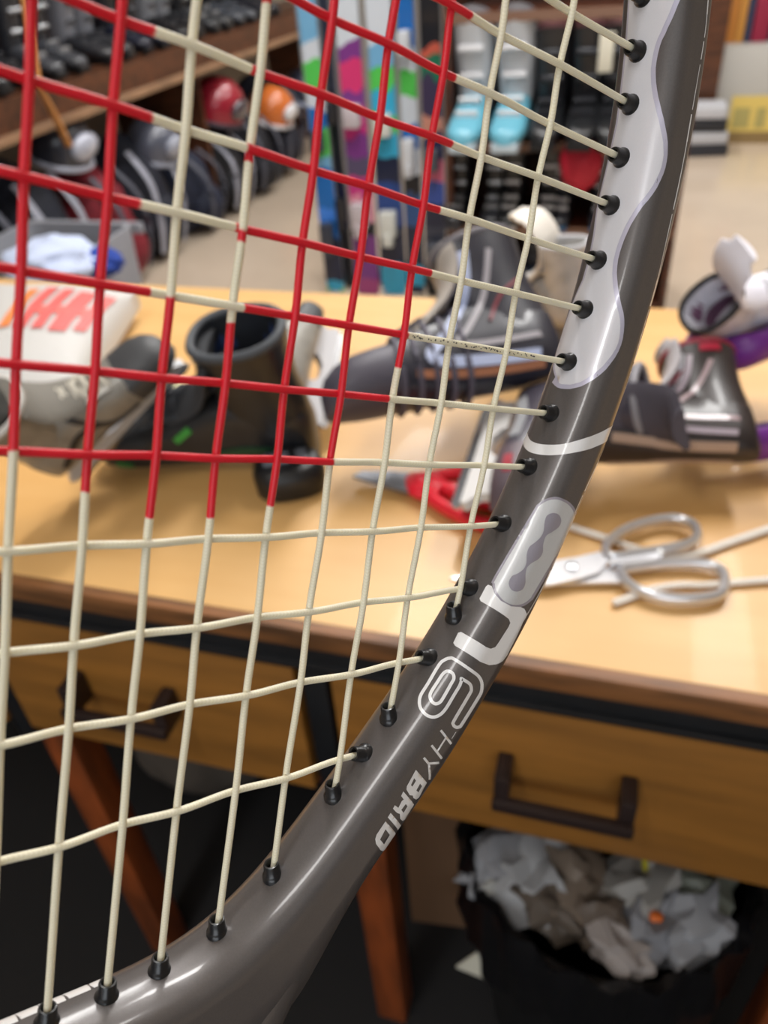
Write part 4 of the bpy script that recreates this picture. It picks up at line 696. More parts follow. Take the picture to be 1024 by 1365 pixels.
DECALS = '{"badge":[[[173.6,8.6],[174.5,8.2],[175.8,7.7],[177.3,7.2],[178.6,6.7],[179.7,6.2],[180.8,5.8],[181.8,5.3],[182.9,5.0],[184.2,4.8],[185.5,4.7],[186.8,4.7],[188.1,4.9],[189.5,5.2],[190.8,5.6],[192.2,6.1],[193.6,6.7],[195.0,7.3],[196.5,8.0],[198.0,8.6],[199.4,9.2],[200.7,9.7],[201.9,10.0],[203.1,10.3],[204.3,10.4],[205.6,10.4],[206.9,10.2],[208.3,9.8],[209.7,9.4],[211.1,8.8],[212.5,8.1],[213.8,7.3],[215.2,6.7],[216.5,6.2],[217.9,5.7],[219.2,5.4],[220.6,5.1],[222.1,4.9],[223.6,4.8],[225.1,4.8],[226.6,5.0],[228.0,5.3],[229.4,5.8],[230.7,6.3],[232.0,6.9],[233.3,7.5],[234.6,8.2],[235.9,9.0],[237.1,9.6],[238.4,10.1],[239.8,10.5],[241.1,10.8],[242.5,10.9],[244.0,10.7],[245.5,10.3],[247.0,9.7],[248.5,9.1],[249.9,8.3],[251.3,7.3],[252.5,6.2],[253.5,5.1],[254.1,3.9],[254.6,2.7],[254.8,1.4],[254.9,0.3],[254.8,-0.7],[254.5,-1.6],[254.1,-2.4],[253.8,-3.0]]],"stripe":[[[257.0,20.5],[257.0,20.5],[258.16,21.02],[259.62,17.34],[260.88,15.24],[262.26,12.56],[263.77,10.23],[265.08,8.52],[266.08,7.18],[266.75,6.09],[267.21,5.11],[267.53,4.19],[267.8,3.24],[268.03,2.25],[268.2,1.27],[268.3,0.34],[268.31,-0.55],[268.26,-1.37],[268.15,-2.11],[267.96,-2.8],[267.65,-3.48],[267.18,-4.31],[266.52,-5.45],[265.69,-7.54],[265.0,-7.0],[265.0,-7.0],[264.0,-7.0],[264.0,-7.0],[264.0,-7.0],[264.0,-7.0],[264.0,-7.0],[265.0,-7.0],[266.0,-7.0],[267.0,-7.0],[268.0,-7.0],[268.47,-7.0],[269.29,-5.2],[269.93,-3.82],[270.32,-2.91],[270.56,-2.07],[270.7,-1.19],[270.75,-0.22],[270.71,0.84],[270.57,1.97],[270.36,3.14],[270.07,4.26],[269.7,5.32],[269.25,6.36],[268.72,7.37],[268.14,8.35],[267.5,9.36],[266.77,10.52],[265.94,11.98],[265.04,13.77],[263.99,15.82],[262.79,18.21],[262.0,20.5],[261.0,20.5]]],"pill":[[[278.43,8.78],[278.59,8.5],[278.77,8.21],[278.98,7.92],[279.21,7.64],[279.45,7.37],[279.7,7.13],[279.97,6.89],[280.27,6.67],[280.58,6.45],[280.9,6.26],[281.21,6.09],[281.5,5.95],[281.61,5.86],[281.51,5.84],[281.4,5.85],[281.49,5.85],[281.99,5.8],[283.12,5.68],[285.17,5.46],[288.05,5.17],[291.34,4.88],[294.65,4.62],[297.55,4.44],[299.65,4.35],[300.85,4.33],[301.45,4.35],[301.64,4.41],[301.64,4.5],[301.62,4.62],[301.79,4.79],[302.11,5.0],[302.43,5.25],[302.73,5.54],[303.02,5.85],[303.29,6.17],[303.53,6.5],[303.75,6.85],[303.95,7.22],[304.13,7.61],[304.28,8.0],[304.39,8.4],[304.46,8.8],[304.48,9.21],[304.47,9.65],[304.41,10.14],[304.31,10.66],[304.19,11.22],[304.03,11.8],[303.85,12.38],[303.64,12.96],[303.4,13.55],[303.14,14.1],[302.87,14.61],[302.58,15.07],[302.28,15.48],[301.95,15.85],[301.6,16.18],[301.25,16.47],[300.9,16.72],[300.56,16.94],[300.39,17.1],[300.41,17.18],[300.44,17.23],[300.28,17.27],[299.74,17.35],[298.63,17.5],[296.66,17.9],[293.92,18.67],[290.74,20.17],[287.69,20.5],[285.0,20.5],[283.0,20.5],[282.0,20.5],[281.0,20.5],[281.0,20.5],[281.0,20.5],[281.0,20.5],[281.0,20.5],[280.0,20.5],[280.0,20.5],[280.0,20.0],[279.08,20.5],[278.91,20.14],[278.75,18.78],[278.59,17.74],[278.41,17.03],[278.25,16.34],[278.12,15.63],[278.02,14.9],[277.94,14.19],[277.89,13.48],[277.88,12.72],[277.9,12.12],[277.94,11.54],[277.98,11.03],[278.02,10.57],[278.06,10.21],[278.11,9.87],[278.15,9.59],[278.22,9.31],[278.31,9.04]]],"pill_in":[[[278.99,8.91],[279.12,8.66],[279.27,8.41],[279.44,8.17],[279.62,7.94],[279.82,7.72],[280.03,7.52],[280.27,7.32],[280.53,7.13],[280.81,6.95],[281.09,6.78],[281.38,6.64],[281.65,6.52],[281.75,6.45],[281.65,6.43],[281.54,6.43],[281.64,6.43],[282.15,6.38],[283.27,6.26],[285.3,6.04],[288.16,5.76],[291.43,5.48],[294.7,5.23],[297.58,5.05],[299.65,4.96],[300.81,4.93],[301.37,4.94],[301.53,4.99],[301.48,5.06],[301.42,5.17],[301.55,5.31],[301.82,5.48],[302.09,5.68],[302.35,5.92],[302.59,6.18],[302.81,6.45],[303.02,6.74],[303.22,7.06],[303.41,7.4],[303.58,7.77],[303.72,8.14],[303.84,8.51],[303.9,8.88],[303.93,9.26],[303.92,9.67],[303.87,10.11],[303.8,10.57],[303.68,11.07],[303.55,11.57],[303.38,12.07],[303.17,12.58],[302.95,13.09],[302.7,13.57],[302.45,14.02],[302.18,14.42],[301.91,14.78],[301.62,15.1],[301.31,15.38],[301.0,15.62],[300.69,15.83],[300.38,16.01],[300.23,16.13],[300.26,16.17],[300.3,16.18],[300.14,16.19],[299.61,16.23],[298.51,16.36],[296.56,16.63],[293.85,17.07],[290.76,17.73],[287.62,18.96],[285.0,20.0],[282.81,20.5],[282.0,20.5],[281.0,20.5],[281.0,20.5],[281.0,20.5],[281.0,20.5],[280.69,20.5],[281.0,20.0],[280.14,21.02],[279.94,20.03],[279.75,19.02],[279.56,18.19],[279.37,17.51],[279.18,17.0],[279.01,16.44],[278.86,15.85],[278.73,15.22],[278.62,14.59],[278.54,13.97],[278.48,13.33],[278.46,12.68],[278.45,12.15],[278.47,11.63],[278.5,11.15],[278.53,10.73],[278.58,10.36],[278.63,10.02],[278.7,9.71],[278.78,9.43],[278.88,9.16]]],"bone":[[[281.82,9.91],[281.95,9.69],[282.13,9.47],[282.32,9.27],[282.54,9.09],[282.76,8.96],[282.99,8.86],[283.22,8.82],[283.47,8.82],[283.72,8.85],[283.99,8.91],[284.26,8.97],[284.53,9.04],[284.81,9.11],[285.1,9.22],[285.39,9.35],[285.68,9.47],[285.96,9.57],[286.24,9.64],[286.5,9.69],[286.75,9.72],[287.0,9.73],[287.24,9.72],[287.48,9.7],[287.73,9.66],[287.98,9.6],[288.23,9.52],[288.48,9.42],[288.74,9.32],[289.0,9.2],[289.26,9.09],[289.52,8.97],[289.79,8.83],[290.06,8.68],[290.33,8.54],[290.6,8.43],[290.87,8.36],[291.15,8.34],[291.43,8.34],[291.71,8.37],[291.99,8.42],[292.26,8.49],[292.54,8.56],[292.82,8.66],[293.1,8.78],[293.38,8.92],[293.66,9.06],[293.93,9.19],[294.19,9.29],[294.44,9.35],[294.69,9.4],[294.93,9.44],[295.16,9.45],[295.4,9.44],[295.65,9.4],[295.89,9.34],[296.15,9.24],[296.4,9.12],[296.65,9.0],[296.9,8.87],[297.13,8.74],[297.34,8.59],[297.55,8.42],[297.74,8.25],[297.93,8.08],[298.14,7.94],[298.36,7.85],[298.61,7.8],[298.89,7.77],[299.18,7.77],[299.47,7.8],[299.74,7.85],[299.97,7.93],[300.18,8.04],[300.39,8.19],[300.57,8.37],[300.73,8.56],[300.85,8.76],[300.94,8.96],[301.0,9.15],[301.02,9.38],[301.01,9.61],[300.97,9.84],[300.9,10.1],[300.8,10.33],[300.67,10.57],[300.5,10.84],[300.31,11.1],[300.1,11.34],[299.87,11.56],[299.65,11.71],[299.42,11.81],[299.19,11.84],[298.94,11.84],[298.68,11.79],[298.43,11.72],[298.18,11.61],[297.93,11.47],[297.67,11.26],[297.41,11.05],[297.16,10.84],[296.9,10.64],[296.64,10.48],[296.38,10.35],[296.12,10.23],[295.87,10.12],[295.61,10.04],[295.36,9.98],[295.12,9.96],[294.88,9.99],[294.65,10.05],[294.43,10.13],[294.2,10.25],[293.97,10.38],[293.73,10.52],[293.46,10.72],[293.18,10.96],[292.89,11.22],[292.59,11.51],[292.3,11.76],[292.02,11.95],[291.74,12.09],[291.47,12.19],[291.21,12.25],[290.95,12.27],[290.68,12.26],[290.42,12.2],[290.16,12.08],[289.91,11.9],[289.65,11.68],[289.39,11.45],[289.13,11.25],[288.84,11.11],[288.54,11.01],[288.23,10.91],[287.9,10.83],[287.58,10.78],[287.27,10.77],[286.97,10.81],[286.71,10.92],[286.46,11.1],[286.22,11.32],[285.99,11.58],[285.74,11.85],[285.48,12.1],[285.2,12.35],[284.9,12.63],[284.6,12.95],[284.3,13.28],[284.0,13.54],[283.73,13.72],[283.47,13.82],[283.21,13.86],[282.97,13.84],[282.73,13.77],[282.51,13.65],[282.32,13.48],[282.14,13.26],[281.97,12.96],[281.82,12.64],[281.69,12.34],[281.6,12.02],[281.54,11.71],[281.52,11.39],[281.53,11.06],[281.56,10.74],[281.62,10.43],[281.71,10.16]]],"n":[[[302.94,3.67],[302.35,3.95],[302.28,4.94],[303.54,6.41],[304.23,8.28],[304.11,11.04],[303.04,14.33],[302.92,15.97],[303.51,17.73],[304.26,18.38],[305.44,18.03],[308.19,18.69],[311.37,19.07],[313.13,19.34],[314.74,18.65],[316.19,16.67],[317.17,14.63],[317.73,11.23],[317.71,4.34],[317.34,3.56],[314.88,3.3],[314.41,3.86],[314.43,10.54],[314.14,12.05],[313.31,13.2],[312.21,13.41],[308.0,13.82],[307.15,13.64],[306.67,12.46],[306.38,4.28],[305.97,3.71]]],"six":[[[320.34,4.52],[320.58,4.21],[320.89,3.91],[321.24,3.65],[321.58,3.44],[321.86,3.27],[322.15,3.14],[322.55,3.05],[323.18,3.0],[324.18,3.0],[325.45,3.06],[326.76,3.13],[327.85,3.19],[328.68,3.2],[329.38,3.2],[329.99,3.21],[330.56,3.26],[331.05,3.37],[331.46,3.52],[331.82,3.71],[332.15,3.93],[332.49,4.19],[332.81,4.49],[333.1,4.85],[333.34,5.25],[333.54,5.73],[333.69,6.26],[333.79,6.79],[333.82,7.27],[333.78,7.72],[333.67,8.14],[333.51,8.52],[333.3,8.87],[333.05,9.18],[332.75,9.47],[332.42,9.71],[332.04,9.92],[331.65,10.11],[331.23,10.26],[330.73,10.36],[330.12,10.43],[329.3,10.44],[328.34,10.4],[327.37,10.34],[326.54,10.31],[325.88,10.29],[325.31,10.29],[324.81,10.28],[324.36,10.24],[323.96,10.17],[323.62,10.08],[323.36,9.97],[323.12,9.86],[322.91,9.71],[322.78,9.53],[322.76,9.48],[323.09,9.56],[323.27,9.38],[323.28,9.37],[323.27,9.51],[323.26,9.76],[323.22,10.2],[323.18,10.8],[323.15,11.44],[323.17,11.96],[323.25,12.3],[323.38,12.6],[323.54,12.85],[323.75,13.09],[323.89,13.28],[323.88,13.3],[324.08,13.34],[324.71,13.41],[326.02,13.49],[327.81,13.57],[329.59,13.66],[330.87,13.77],[331.5,13.87],[331.82,14.03],[331.97,14.41],[331.99,14.51],[332.1,14.81],[332.17,15.25],[332.17,15.69],[332.13,16.11],[332.04,16.51],[331.89,16.89],[331.7,17.23],[331.52,17.45],[331.49,17.51],[331.28,17.87],[330.98,17.98],[330.35,18.03],[329.05,18.08],[327.26,18.12],[325.45,18.15],[324.08,18.15],[323.34,18.12],[322.94,18.07],[322.67,17.94],[322.38,17.69],[321.99,17.38],[321.59,17.01],[321.22,16.59],[320.9,16.13],[320.64,15.63],[320.43,15.08],[320.26,14.49],[320.14,13.85],[320.05,13.24],[320.01,12.63],[320.0,11.89],[320.01,10.91],[320.01,9.62],[319.98,8.28],[319.95,7.0],[319.94,5.99],[319.97,5.39],[320.03,5.01],[320.17,4.75]],[[320.88,5.02],[321.07,4.77],[321.32,4.54],[321.6,4.34],[321.91,4.16],[322.16,4.01],[322.34,3.93],[322.64,3.86],[323.2,3.82],[324.17,3.82],[325.43,3.87],[326.73,3.94],[327.83,4.0],[328.67,4.01],[329.37,4.01],[329.96,4.01],[330.47,4.06],[330.89,4.15],[331.22,4.27],[331.5,4.41],[331.78,4.59],[332.07,4.81],[332.33,5.04],[332.55,5.31],[332.74,5.61],[332.9,5.99],[333.03,6.45],[333.12,6.9],[333.15,7.29],[333.12,7.62],[333.03,7.94],[332.91,8.23],[332.75,8.49],[332.57,8.71],[332.36,8.91],[332.11,9.07],[331.81,9.23],[331.48,9.37],[331.12,9.48],[330.69,9.56],[330.13,9.61],[329.35,9.62],[328.4,9.58],[327.44,9.54],[326.6,9.5],[325.93,9.49],[325.36,9.49],[324.88,9.48],[324.46,9.45],[324.11,9.39],[323.83,9.32],[323.61,9.24],[323.44,9.18],[323.38,9.13],[323.36,9.09],[323.29,8.98],[322.88,8.88],[322.64,9.13],[322.59,9.32],[322.58,9.51],[322.57,9.75],[322.54,10.18],[322.5,10.8],[322.47,11.55],[322.5,12.29],[322.64,12.91],[322.84,13.41],[323.08,13.79],[323.32,14.06],[323.45,14.23],[323.64,14.41],[323.96,14.49],[324.62,14.56],[325.94,14.63],[327.73,14.7],[329.5,14.78],[330.77,14.87],[331.35,14.97],[331.44,15.0],[331.33,14.85],[331.39,15.1],[331.48,15.31],[331.5,15.5],[331.5,15.72],[331.49,15.91],[331.45,16.07],[331.38,16.25],[331.29,16.41],[331.14,16.59],[331.01,16.79],[331.15,16.69],[331.02,16.71],[330.41,16.74],[329.12,16.76],[327.34,16.78],[325.53,16.78],[324.17,16.77],[323.44,16.75],[323.09,16.72],[322.93,16.66],[322.67,16.51],[322.32,16.27],[321.98,15.96],[321.66,15.61],[321.4,15.23],[321.19,14.84],[321.03,14.42],[320.9,13.96],[320.8,13.43],[320.73,12.93],[320.7,12.45],[320.69,11.78],[320.7,10.84],[320.69,9.58],[320.67,8.25],[320.64,6.98],[320.64,5.99],[320.66,5.46],[320.7,5.26],[320.74,5.19]]],"six2":[[[322.89,5.82],[323.06,5.58],[323.28,5.38],[323.53,5.23],[323.82,5.11],[324.16,5.02],[324.55,4.97],[324.99,4.94],[325.45,4.94],[325.93,4.94],[326.39,4.94],[326.88,4.94],[327.42,4.93],[327.96,4.92],[328.46,4.94],[328.88,4.97],[329.22,5.02],[329.5,5.09],[329.74,5.18],[329.96,5.31],[330.16,5.47],[330.35,5.67],[330.52,5.91],[330.66,6.16],[330.77,6.4],[330.85,6.64],[330.9,6.87],[330.91,7.11],[330.89,7.34],[330.84,7.57],[330.74,7.78],[330.59,7.97],[330.41,8.13],[330.22,8.26],[330.01,8.37],[329.81,8.45],[329.64,8.5],[329.47,8.55],[329.27,8.57],[329.01,8.57],[328.62,8.56],[328.0,8.54],[327.18,8.5],[326.31,8.45],[325.49,8.4],[324.87,8.37],[324.5,8.35],[324.26,8.35],[324.08,8.35],[323.9,8.31],[323.71,8.24],[323.5,8.13],[323.28,7.98],[323.08,7.81],[322.91,7.59],[322.78,7.34],[322.71,7.06],[322.68,6.75],[322.7,6.43],[322.76,6.11]],[[323.48,6.19],[323.56,6.09],[323.67,5.99],[323.82,5.9],[324.02,5.82],[324.28,5.75],[324.61,5.71],[325.0,5.69],[325.45,5.68],[325.92,5.69],[326.39,5.69],[326.89,5.68],[327.42,5.67],[327.94,5.67],[328.42,5.68],[328.81,5.71],[329.1,5.75],[329.31,5.8],[329.46,5.86],[329.59,5.93],[329.71,6.02],[329.84,6.15],[329.95,6.31],[330.05,6.49],[330.14,6.68],[330.19,6.84],[330.22,6.98],[330.23,7.12],[330.22,7.25],[330.2,7.35],[330.16,7.44],[330.1,7.51],[330.01,7.59],[329.89,7.67],[329.75,7.75],[329.59,7.81],[329.46,7.85],[329.38,7.87],[329.27,7.88],[329.04,7.88],[328.66,7.87],[328.05,7.85],[327.24,7.81],[326.36,7.76],[325.55,7.72],[324.93,7.68],[324.53,7.67],[324.29,7.67],[324.17,7.66],[324.12,7.65],[324.01,7.61],[323.86,7.53],[323.71,7.43],[323.58,7.32],[323.48,7.2],[323.43,7.09],[323.39,6.94],[323.37,6.73],[323.39,6.51],[323.42,6.32]]],"h1":[[[334.5,12.15],[335.41,17.81],[334.92,18.21],[334.02,12.42]]],"h2":[[[338.13,12.4],[339.0,17.88],[338.51,18.26],[337.65,12.66]]],"h3":[[[334.88,14.89],[338.13,14.96],[338.1,15.51],[334.85,15.45]]],"y1":[[[341.14,12.62],[341.5,15.12],[341.01,15.35],[340.65,12.85]]],"y2":[[[341.43,15.21],[339.91,18.33],[339.6,17.7],[341.1,14.79]]],"y3":[[[341.39,14.96],[343.88,18.34],[343.6,19.29],[341.11,15.51]]],"b":[[[343.84,12.83],[344.6,18.56],[347.99,19.55],[348.65,18.87],[348.74,17.4],[348.42,16.73],[348.73,15.88],[348.21,13.97],[347.66,13.47]],[[345.42,13.93],[345.6,14.86],[347.0,15.0],[346.94,14.33]],[[345.56,16.53],[345.75,17.49],[347.21,17.74],[347.13,16.76]]],"r":[[[348.89,13.46],[349.74,19.47],[353.41,20.47],[353.85,19.39],[353.75,17.83],[352.97,16.72],[353.13,15.91],[353.11,15.29],[352.94,13.91],[352.15,13.8],[352.17,15.2],[350.63,14.84],[350.15,15.08],[349.9,13.74]],[[350.64,16.45],[350.81,17.34],[352.37,17.53],[352.14,16.37]]],"i":[[[353.89,14.08],[354.88,20.75],[355.98,20.95],[354.95,14.15]]],"d":[[[355.85,14.29],[356.91,21.55],[360.72,22.02],[361.15,20.55],[361.2,18.69],[360.63,16.03],[359.92,14.87],[359.04,14.42]],[[357.15,15.77],[357.63,18.16],[359.86,18.59],[359.47,16.26]]],"tick":[[[332.6,16.88],[334.22,16.9],[334.21,17.11],[332.59,17.09]]],"edge_dashes":[[[174.48,16.62],[174.72,16.63],[175.0,16.65],[175.31,16.68],[175.66,16.71],[176.04,16.75],[176.46,16.79],[176.9,16.83],[176.87,17.3],[176.43,17.26],[176.02,17.22],[175.63,17.18],[175.29,17.15],[174.97,17.12],[174.69,17.1],[174.45,17.08]],[[176.9,16.9],[177.37,16.94],[177.88,16.97],[178.41,17.0],[178.96,17.02],[179.54,17.03],[180.15,17.02],[180.78,17.0],[180.76,17.33],[180.13,17.35],[179.53,17.35],[178.95,17.34],[178.39,17.33],[177.86,17.3],[177.35,17.26],[176.88,17.23]],[[181.44,16.95],[182.16,16.91],[182.93,16.86],[183.74,16.81],[184.58,16.76],[184.56,17.12],[183.72,17.17],[182.91,17.23],[182.15,17.28],[181.43,17.32]],[[185.44,16.75],[186.33,16.7],[187.24,16.66],[188.15,16.61],[189.07,16.58],[189.99,16.55],[189.97,16.81],[189.06,16.83],[188.14,16.87],[187.22,16.91],[186.32,16.96],[185.43,17.01]],[[189.99,16.53],[190.9,16.5],[191.78,16.49],[192.65,16.49],[193.5,16.5],[193.48,16.81],[192.63,16.8],[191.77,16.8],[190.88,16.81],[189.97,16.83]],[[194.35,16.41],[195.2,16.43],[196.05,16.46],[196.89,16.49],[197.74,16.53],[198.58,16.57],[199.43,16.61],[199.39,17.14],[198.54,17.09],[197.7,17.05],[196.85,17.01],[196.01,16.98],[195.16,16.95],[194.31,16.93]],[[199.42,16.69],[200.27,16.74],[201.13,16.78],[201.98,16.82],[202.84,16.85],[203.7,16.89],[204.57,16.92],[205.44,16.95],[205.41,17.32],[204.54,17.29],[203.67,17.26],[202.81,17.22],[201.95,17.18],[201.1,17.14],[200.24,17.1],[199.39,17.05]],[[205.44,16.91],[206.33,16.93],[207.22,16.95],[208.12,16.96],[209.02,16.98],[209.92,16.99],[210.82,17.0],[211.72,17.01],[212.61,17.03],[212.58,17.48],[211.68,17.47],[210.78,17.45],[209.88,17.44],[208.98,17.43],[208.08,17.42],[207.18,17.4],[206.29,17.38],[205.41,17.36]],[[213.5,17.11],[214.38,17.13],[215.24,17.15],[216.1,17.18],[216.93,17.22],[217.76,17.26],[218.57,17.31],[219.37,17.37],[220.15,17.42],[220.11,17.89],[219.32,17.79],[218.53,17.7],[217.72,17.62],[216.91,17.56],[216.07,17.52],[215.22,17.49],[214.35,17.46],[213.47,17.44]],[[220.15,17.46],[220.93,17.51],[221.7,17.58],[222.45,17.68],[223.2,17.78],[223.94,17.88],[224.68,17.97],[224.62,18.47],[223.89,18.35],[223.15,18.24],[222.4,18.14],[221.65,18.04],[220.88,17.93],[220.11,17.84]],[[224.69,17.93],[225.42,18.01],[226.16,18.09],[226.89,18.15],[226.82,18.81],[226.08,18.73],[225.35,18.63],[224.62,18.52]],[[226.91,18.0],[227.64,18.05],[228.37,18.09],[229.07,18.11],[229.75,18.12],[230.42,18.12],[231.09,18.11],[231.75,18.09],[232.42,18.07],[232.3,19.13],[231.63,19.17],[230.96,19.19],[230.3,19.21],[229.62,19.21],[228.94,19.2],[228.24,19.16],[227.52,19.11],[226.79,19.03]],[[233.07,18.25],[233.76,18.23],[234.47,18.21],[235.19,18.2],[235.95,18.19],[236.75,18.2],[237.58,18.23],[238.45,18.28],[238.39,18.83],[237.52,18.77],[236.69,18.73],[235.9,18.72],[235.14,18.73],[234.41,18.74],[233.7,18.77],[233.01,18.8]],[[238.46,18.17],[239.38,18.24],[240.32,18.34],[241.29,18.48],[242.29,18.64],[243.31,18.8],[244.33,18.98],[245.37,19.18],[245.02,21.88],[244.2,20.14],[243.2,19.77],[242.19,19.54],[241.2,19.36],[240.23,19.2],[239.28,19.07],[238.38,18.97]],[[246.41,19.24],[247.44,19.44],[248.46,19.62],[249.47,19.83],[250.45,20.05],[251.4,20.2],[252.34,20.33],[252.0,20.5],[251.0,20.5],[250.0,20.5],[249.0,20.5],[248.42,20.88],[247.52,20.83],[246.36,20.75]],[[253.23,20.64],[254.16,20.55],[255.09,20.5],[256.0,20.49],[256.76,21.32],[256.68,20.5],[255.78,20.5],[254.87,20.5],[253.95,20.5],[253.0,20.5]],[[256.84,21.1],[257.8,20.47],[258.71,20.37],[259.61,20.25],[260.51,20.16],[261.43,20.04],[262.34,19.92],[262.07,20.5],[261.15,20.5],[261.0,19.5],[259.84,20.0],[259.0,20.0],[257.62,20.5],[256.73,20.5]],[[263.24,20.08],[264.18,19.93],[265.13,19.75],[266.1,19.58],[267.08,19.41],[268.08,19.22],[267.99,20.2],[266.93,20.91],[265.77,21.56],[265.08,20.92],[264.07,21.06],[263.18,20.96]],[[268.09,19.15],[269.09,18.95],[270.09,18.76],[271.09,18.59],[272.09,18.42],[273.08,18.26],[274.05,18.16],[273.98,18.96],[273.0,19.12],[272.01,19.3],[271.01,19.5],[270.01,19.72],[268.99,20.08],[267.91,20.92]],[[274.99,18.18],[275.92,18.12],[276.83,18.09],[277.7,18.08],[278.55,18.11],[279.38,18.15],[280.19,18.22],[280.15,18.73],[279.34,18.65],[278.51,18.6],[277.66,18.56],[276.79,18.57],[275.88,18.62],[274.95,18.7]],[[280.21,18.02],[281.0,18.1],[281.77,18.18],[282.53,18.27],[283.27,18.38],[284.0,18.49],[284.73,18.59],[285.44,18.68],[286.15,18.76],[286.04,19.93],[285.34,19.81],[284.63,19.67],[283.91,19.56],[283.18,19.45],[282.43,19.33],[281.68,19.21],[280.91,19.09],[280.12,18.98]],[[286.85,18.79],[287.55,18.83],[288.24,18.86],[288.92,18.88],[288.81,20.15],[288.13,20.14],[287.43,20.13],[286.73,20.07]],[[289.57,19.01],[290.22,19.05],[290.85,19.08],[291.47,19.11],[292.09,19.14],[292.0,20.09],[291.39,20.06],[290.76,20.04],[290.13,20.0],[289.49,19.98]],[[292.7,19.11],[293.31,19.12],[293.93,19.12],[294.55,19.11],[295.18,19.09],[295.83,19.05],[296.49,19.0],[297.17,18.93],[297.88,18.84],[297.82,19.65],[297.11,19.78],[296.42,19.91],[295.75,20.0],[295.1,20.08],[294.47,20.12],[293.84,20.16],[293.22,20.18],[292.61,20.17]],[[297.87,18.91],[298.6,18.8],[299.35,18.68],[300.1,18.55],[300.87,18.41],[301.64,18.26],[302.41,18.14],[303.18,18.01],[303.95,17.89],[303.92,18.38],[303.15,18.53],[302.38,18.69],[301.61,18.84],[300.83,19.0],[300.07,19.16],[299.31,19.31],[298.56,19.45],[297.83,19.58]],[[304.71,17.73],[305.45,17.62],[306.17,17.53],[306.88,17.46],[307.56,17.4],[308.24,17.34],[308.94,17.28],[309.66,17.21],[309.64,17.57],[308.93,17.67],[308.23,17.76],[307.54,17.85],[306.86,17.94],[306.15,18.04],[305.42,18.15],[304.68,18.27]],[[310.37,17.14],[311.08,17.08],[311.77,17.01],[312.45,16.95],[312.44,17.31],[311.76,17.37],[311.07,17.43],[310.36,17.5]],[[313.1,16.88],[313.72,16.82],[314.29,16.78],[314.82,16.74],[315.29,16.7],[315.7,16.67],[316.04,16.65],[316.03,17.03],[315.69,17.06],[315.28,17.08],[314.81,17.12],[314.28,17.16],[313.7,17.21],[313.09,17.27]]]}'
# ---------------------------------------------------------------- the racket (millimetres in its own frame: x across, y towards the grip, z away from the eye)
RR = np.array([[0.7621820628, -0.1521215769, -0.6292356704], [-0.0257757307, 0.9640965776, -0.2642979396], [0.6468493757, 0.2176621580, 0.7308960734]])
DR = .1123628
racket = thing('tennis_racket', 'grey and white tennis racket with cream and red painted strings filling the foreground', 'tennis racket')
Wm = RC @ RR; org = EYE + Wm @ np.array([0, 0, DR])
m = Matrix.Identity(4)
for r in range(3):
    for c in range(3): m[r][c] = Wm[r, c] * .001
    m[r][3] = org[r]
racket.matrix_world = m
def paint(name, c1, c2, rough, metal, coat, flake=True):
    M = mat(name, c1, rough, metal=metal, coat=coat); nt = M.node_tree; b = nt.nodes['Principled BSDF']
    tc = nt.nodes.new('ShaderNodeTexCoord'); n = nt.nodes.new('ShaderNodeTexNoise'); n.inputs['Scale'].default_value = 2.2 if flake else .05; n.inputs['Detail'].default_value = 3
    nt.links.new(tc.outputs['Object'], n.inputs['Vector'])
    mx = nt.nodes.new('ShaderNodeMix'); mx.data_type = 'RGBA'; mx.inputs[6].default_value = lin(c1); mx.inputs[7].default_value = lin(c2)
    nt.links.new(n.outputs['Fac'], mx.inputs[0]); nt.links.new(mx.outputs[2], b.inputs['Base Color']); b.inputs['Coat Roughness'].default_value = .10
    return M
m_frame = paint('graphite_pearl_paint', (88, 84, 83), (100, 96, 96), .4, .3, .45)
g = Geo(); rings = []
for i in range(NH):
    p, n, ro = HP[i], HN[i], RO[i]
    rings.append([(p[0] + n[0] * widen(q[0], ro), p[1] + n[1] * widen(q[0], ro), q[1]) for q in SC])
V = [v for r in rings for v in r]; Fc = [(i * NS + a, i * NS + (a + 1) % NS, ((i + 1) % NH) * NS + (a + 1) % NS, ((i + 1) % NH) * NS + a) for i in range(NH) for a in range(NS)]
frame = g.add(V, Fc).build('frame', m_frame, racket, smooth=0); frame.data.shade_smooth()
# shafts and grip
for sg in (1, -1):
    path = [Vector((U0 + sg * x, y, -.8)) for x, y in ((55, 118), (48, 136), (38, 160), (27, 186), (17, 212), (11, 235))]
    g = Geo(); rr = []
    P = catmull(path, 6)
    for i, p in enumerate(P):
        t = (P[min(i + 1, len(P) - 1)] - P[max(i - 1, 0)]).normalized(); a = Vector((t.y, -t.x, 0))
        rr.append([p + a * math.copysign(abs(math.cos(k)) ** .8, math.cos(k)) * 7.6 + Vector((0, 0, math.copysign(abs(math.sin(k)) ** .8, math.sin(k)) * 8.4)) for k in np.linspace(0, 2 * PI, 28, endpoint=False)])
    g.loft(rr).build('shaft', m_frame, racket)
Geo().loft([[(U0 + math.cos(k) * w, y, math.sin(k) * w * .86 - .8) for k in np.linspace(PI / 8, 2 * PI + PI / 8, 8, endpoint=False)] for y, w in ((226, 15), (236, 16.5), (250, 16.5), (425, 16.5), (432, 19), (440, 19))]).build('grip', mat('black_grip_tape', (26, 26, 28), .8), racket, smooth=30)
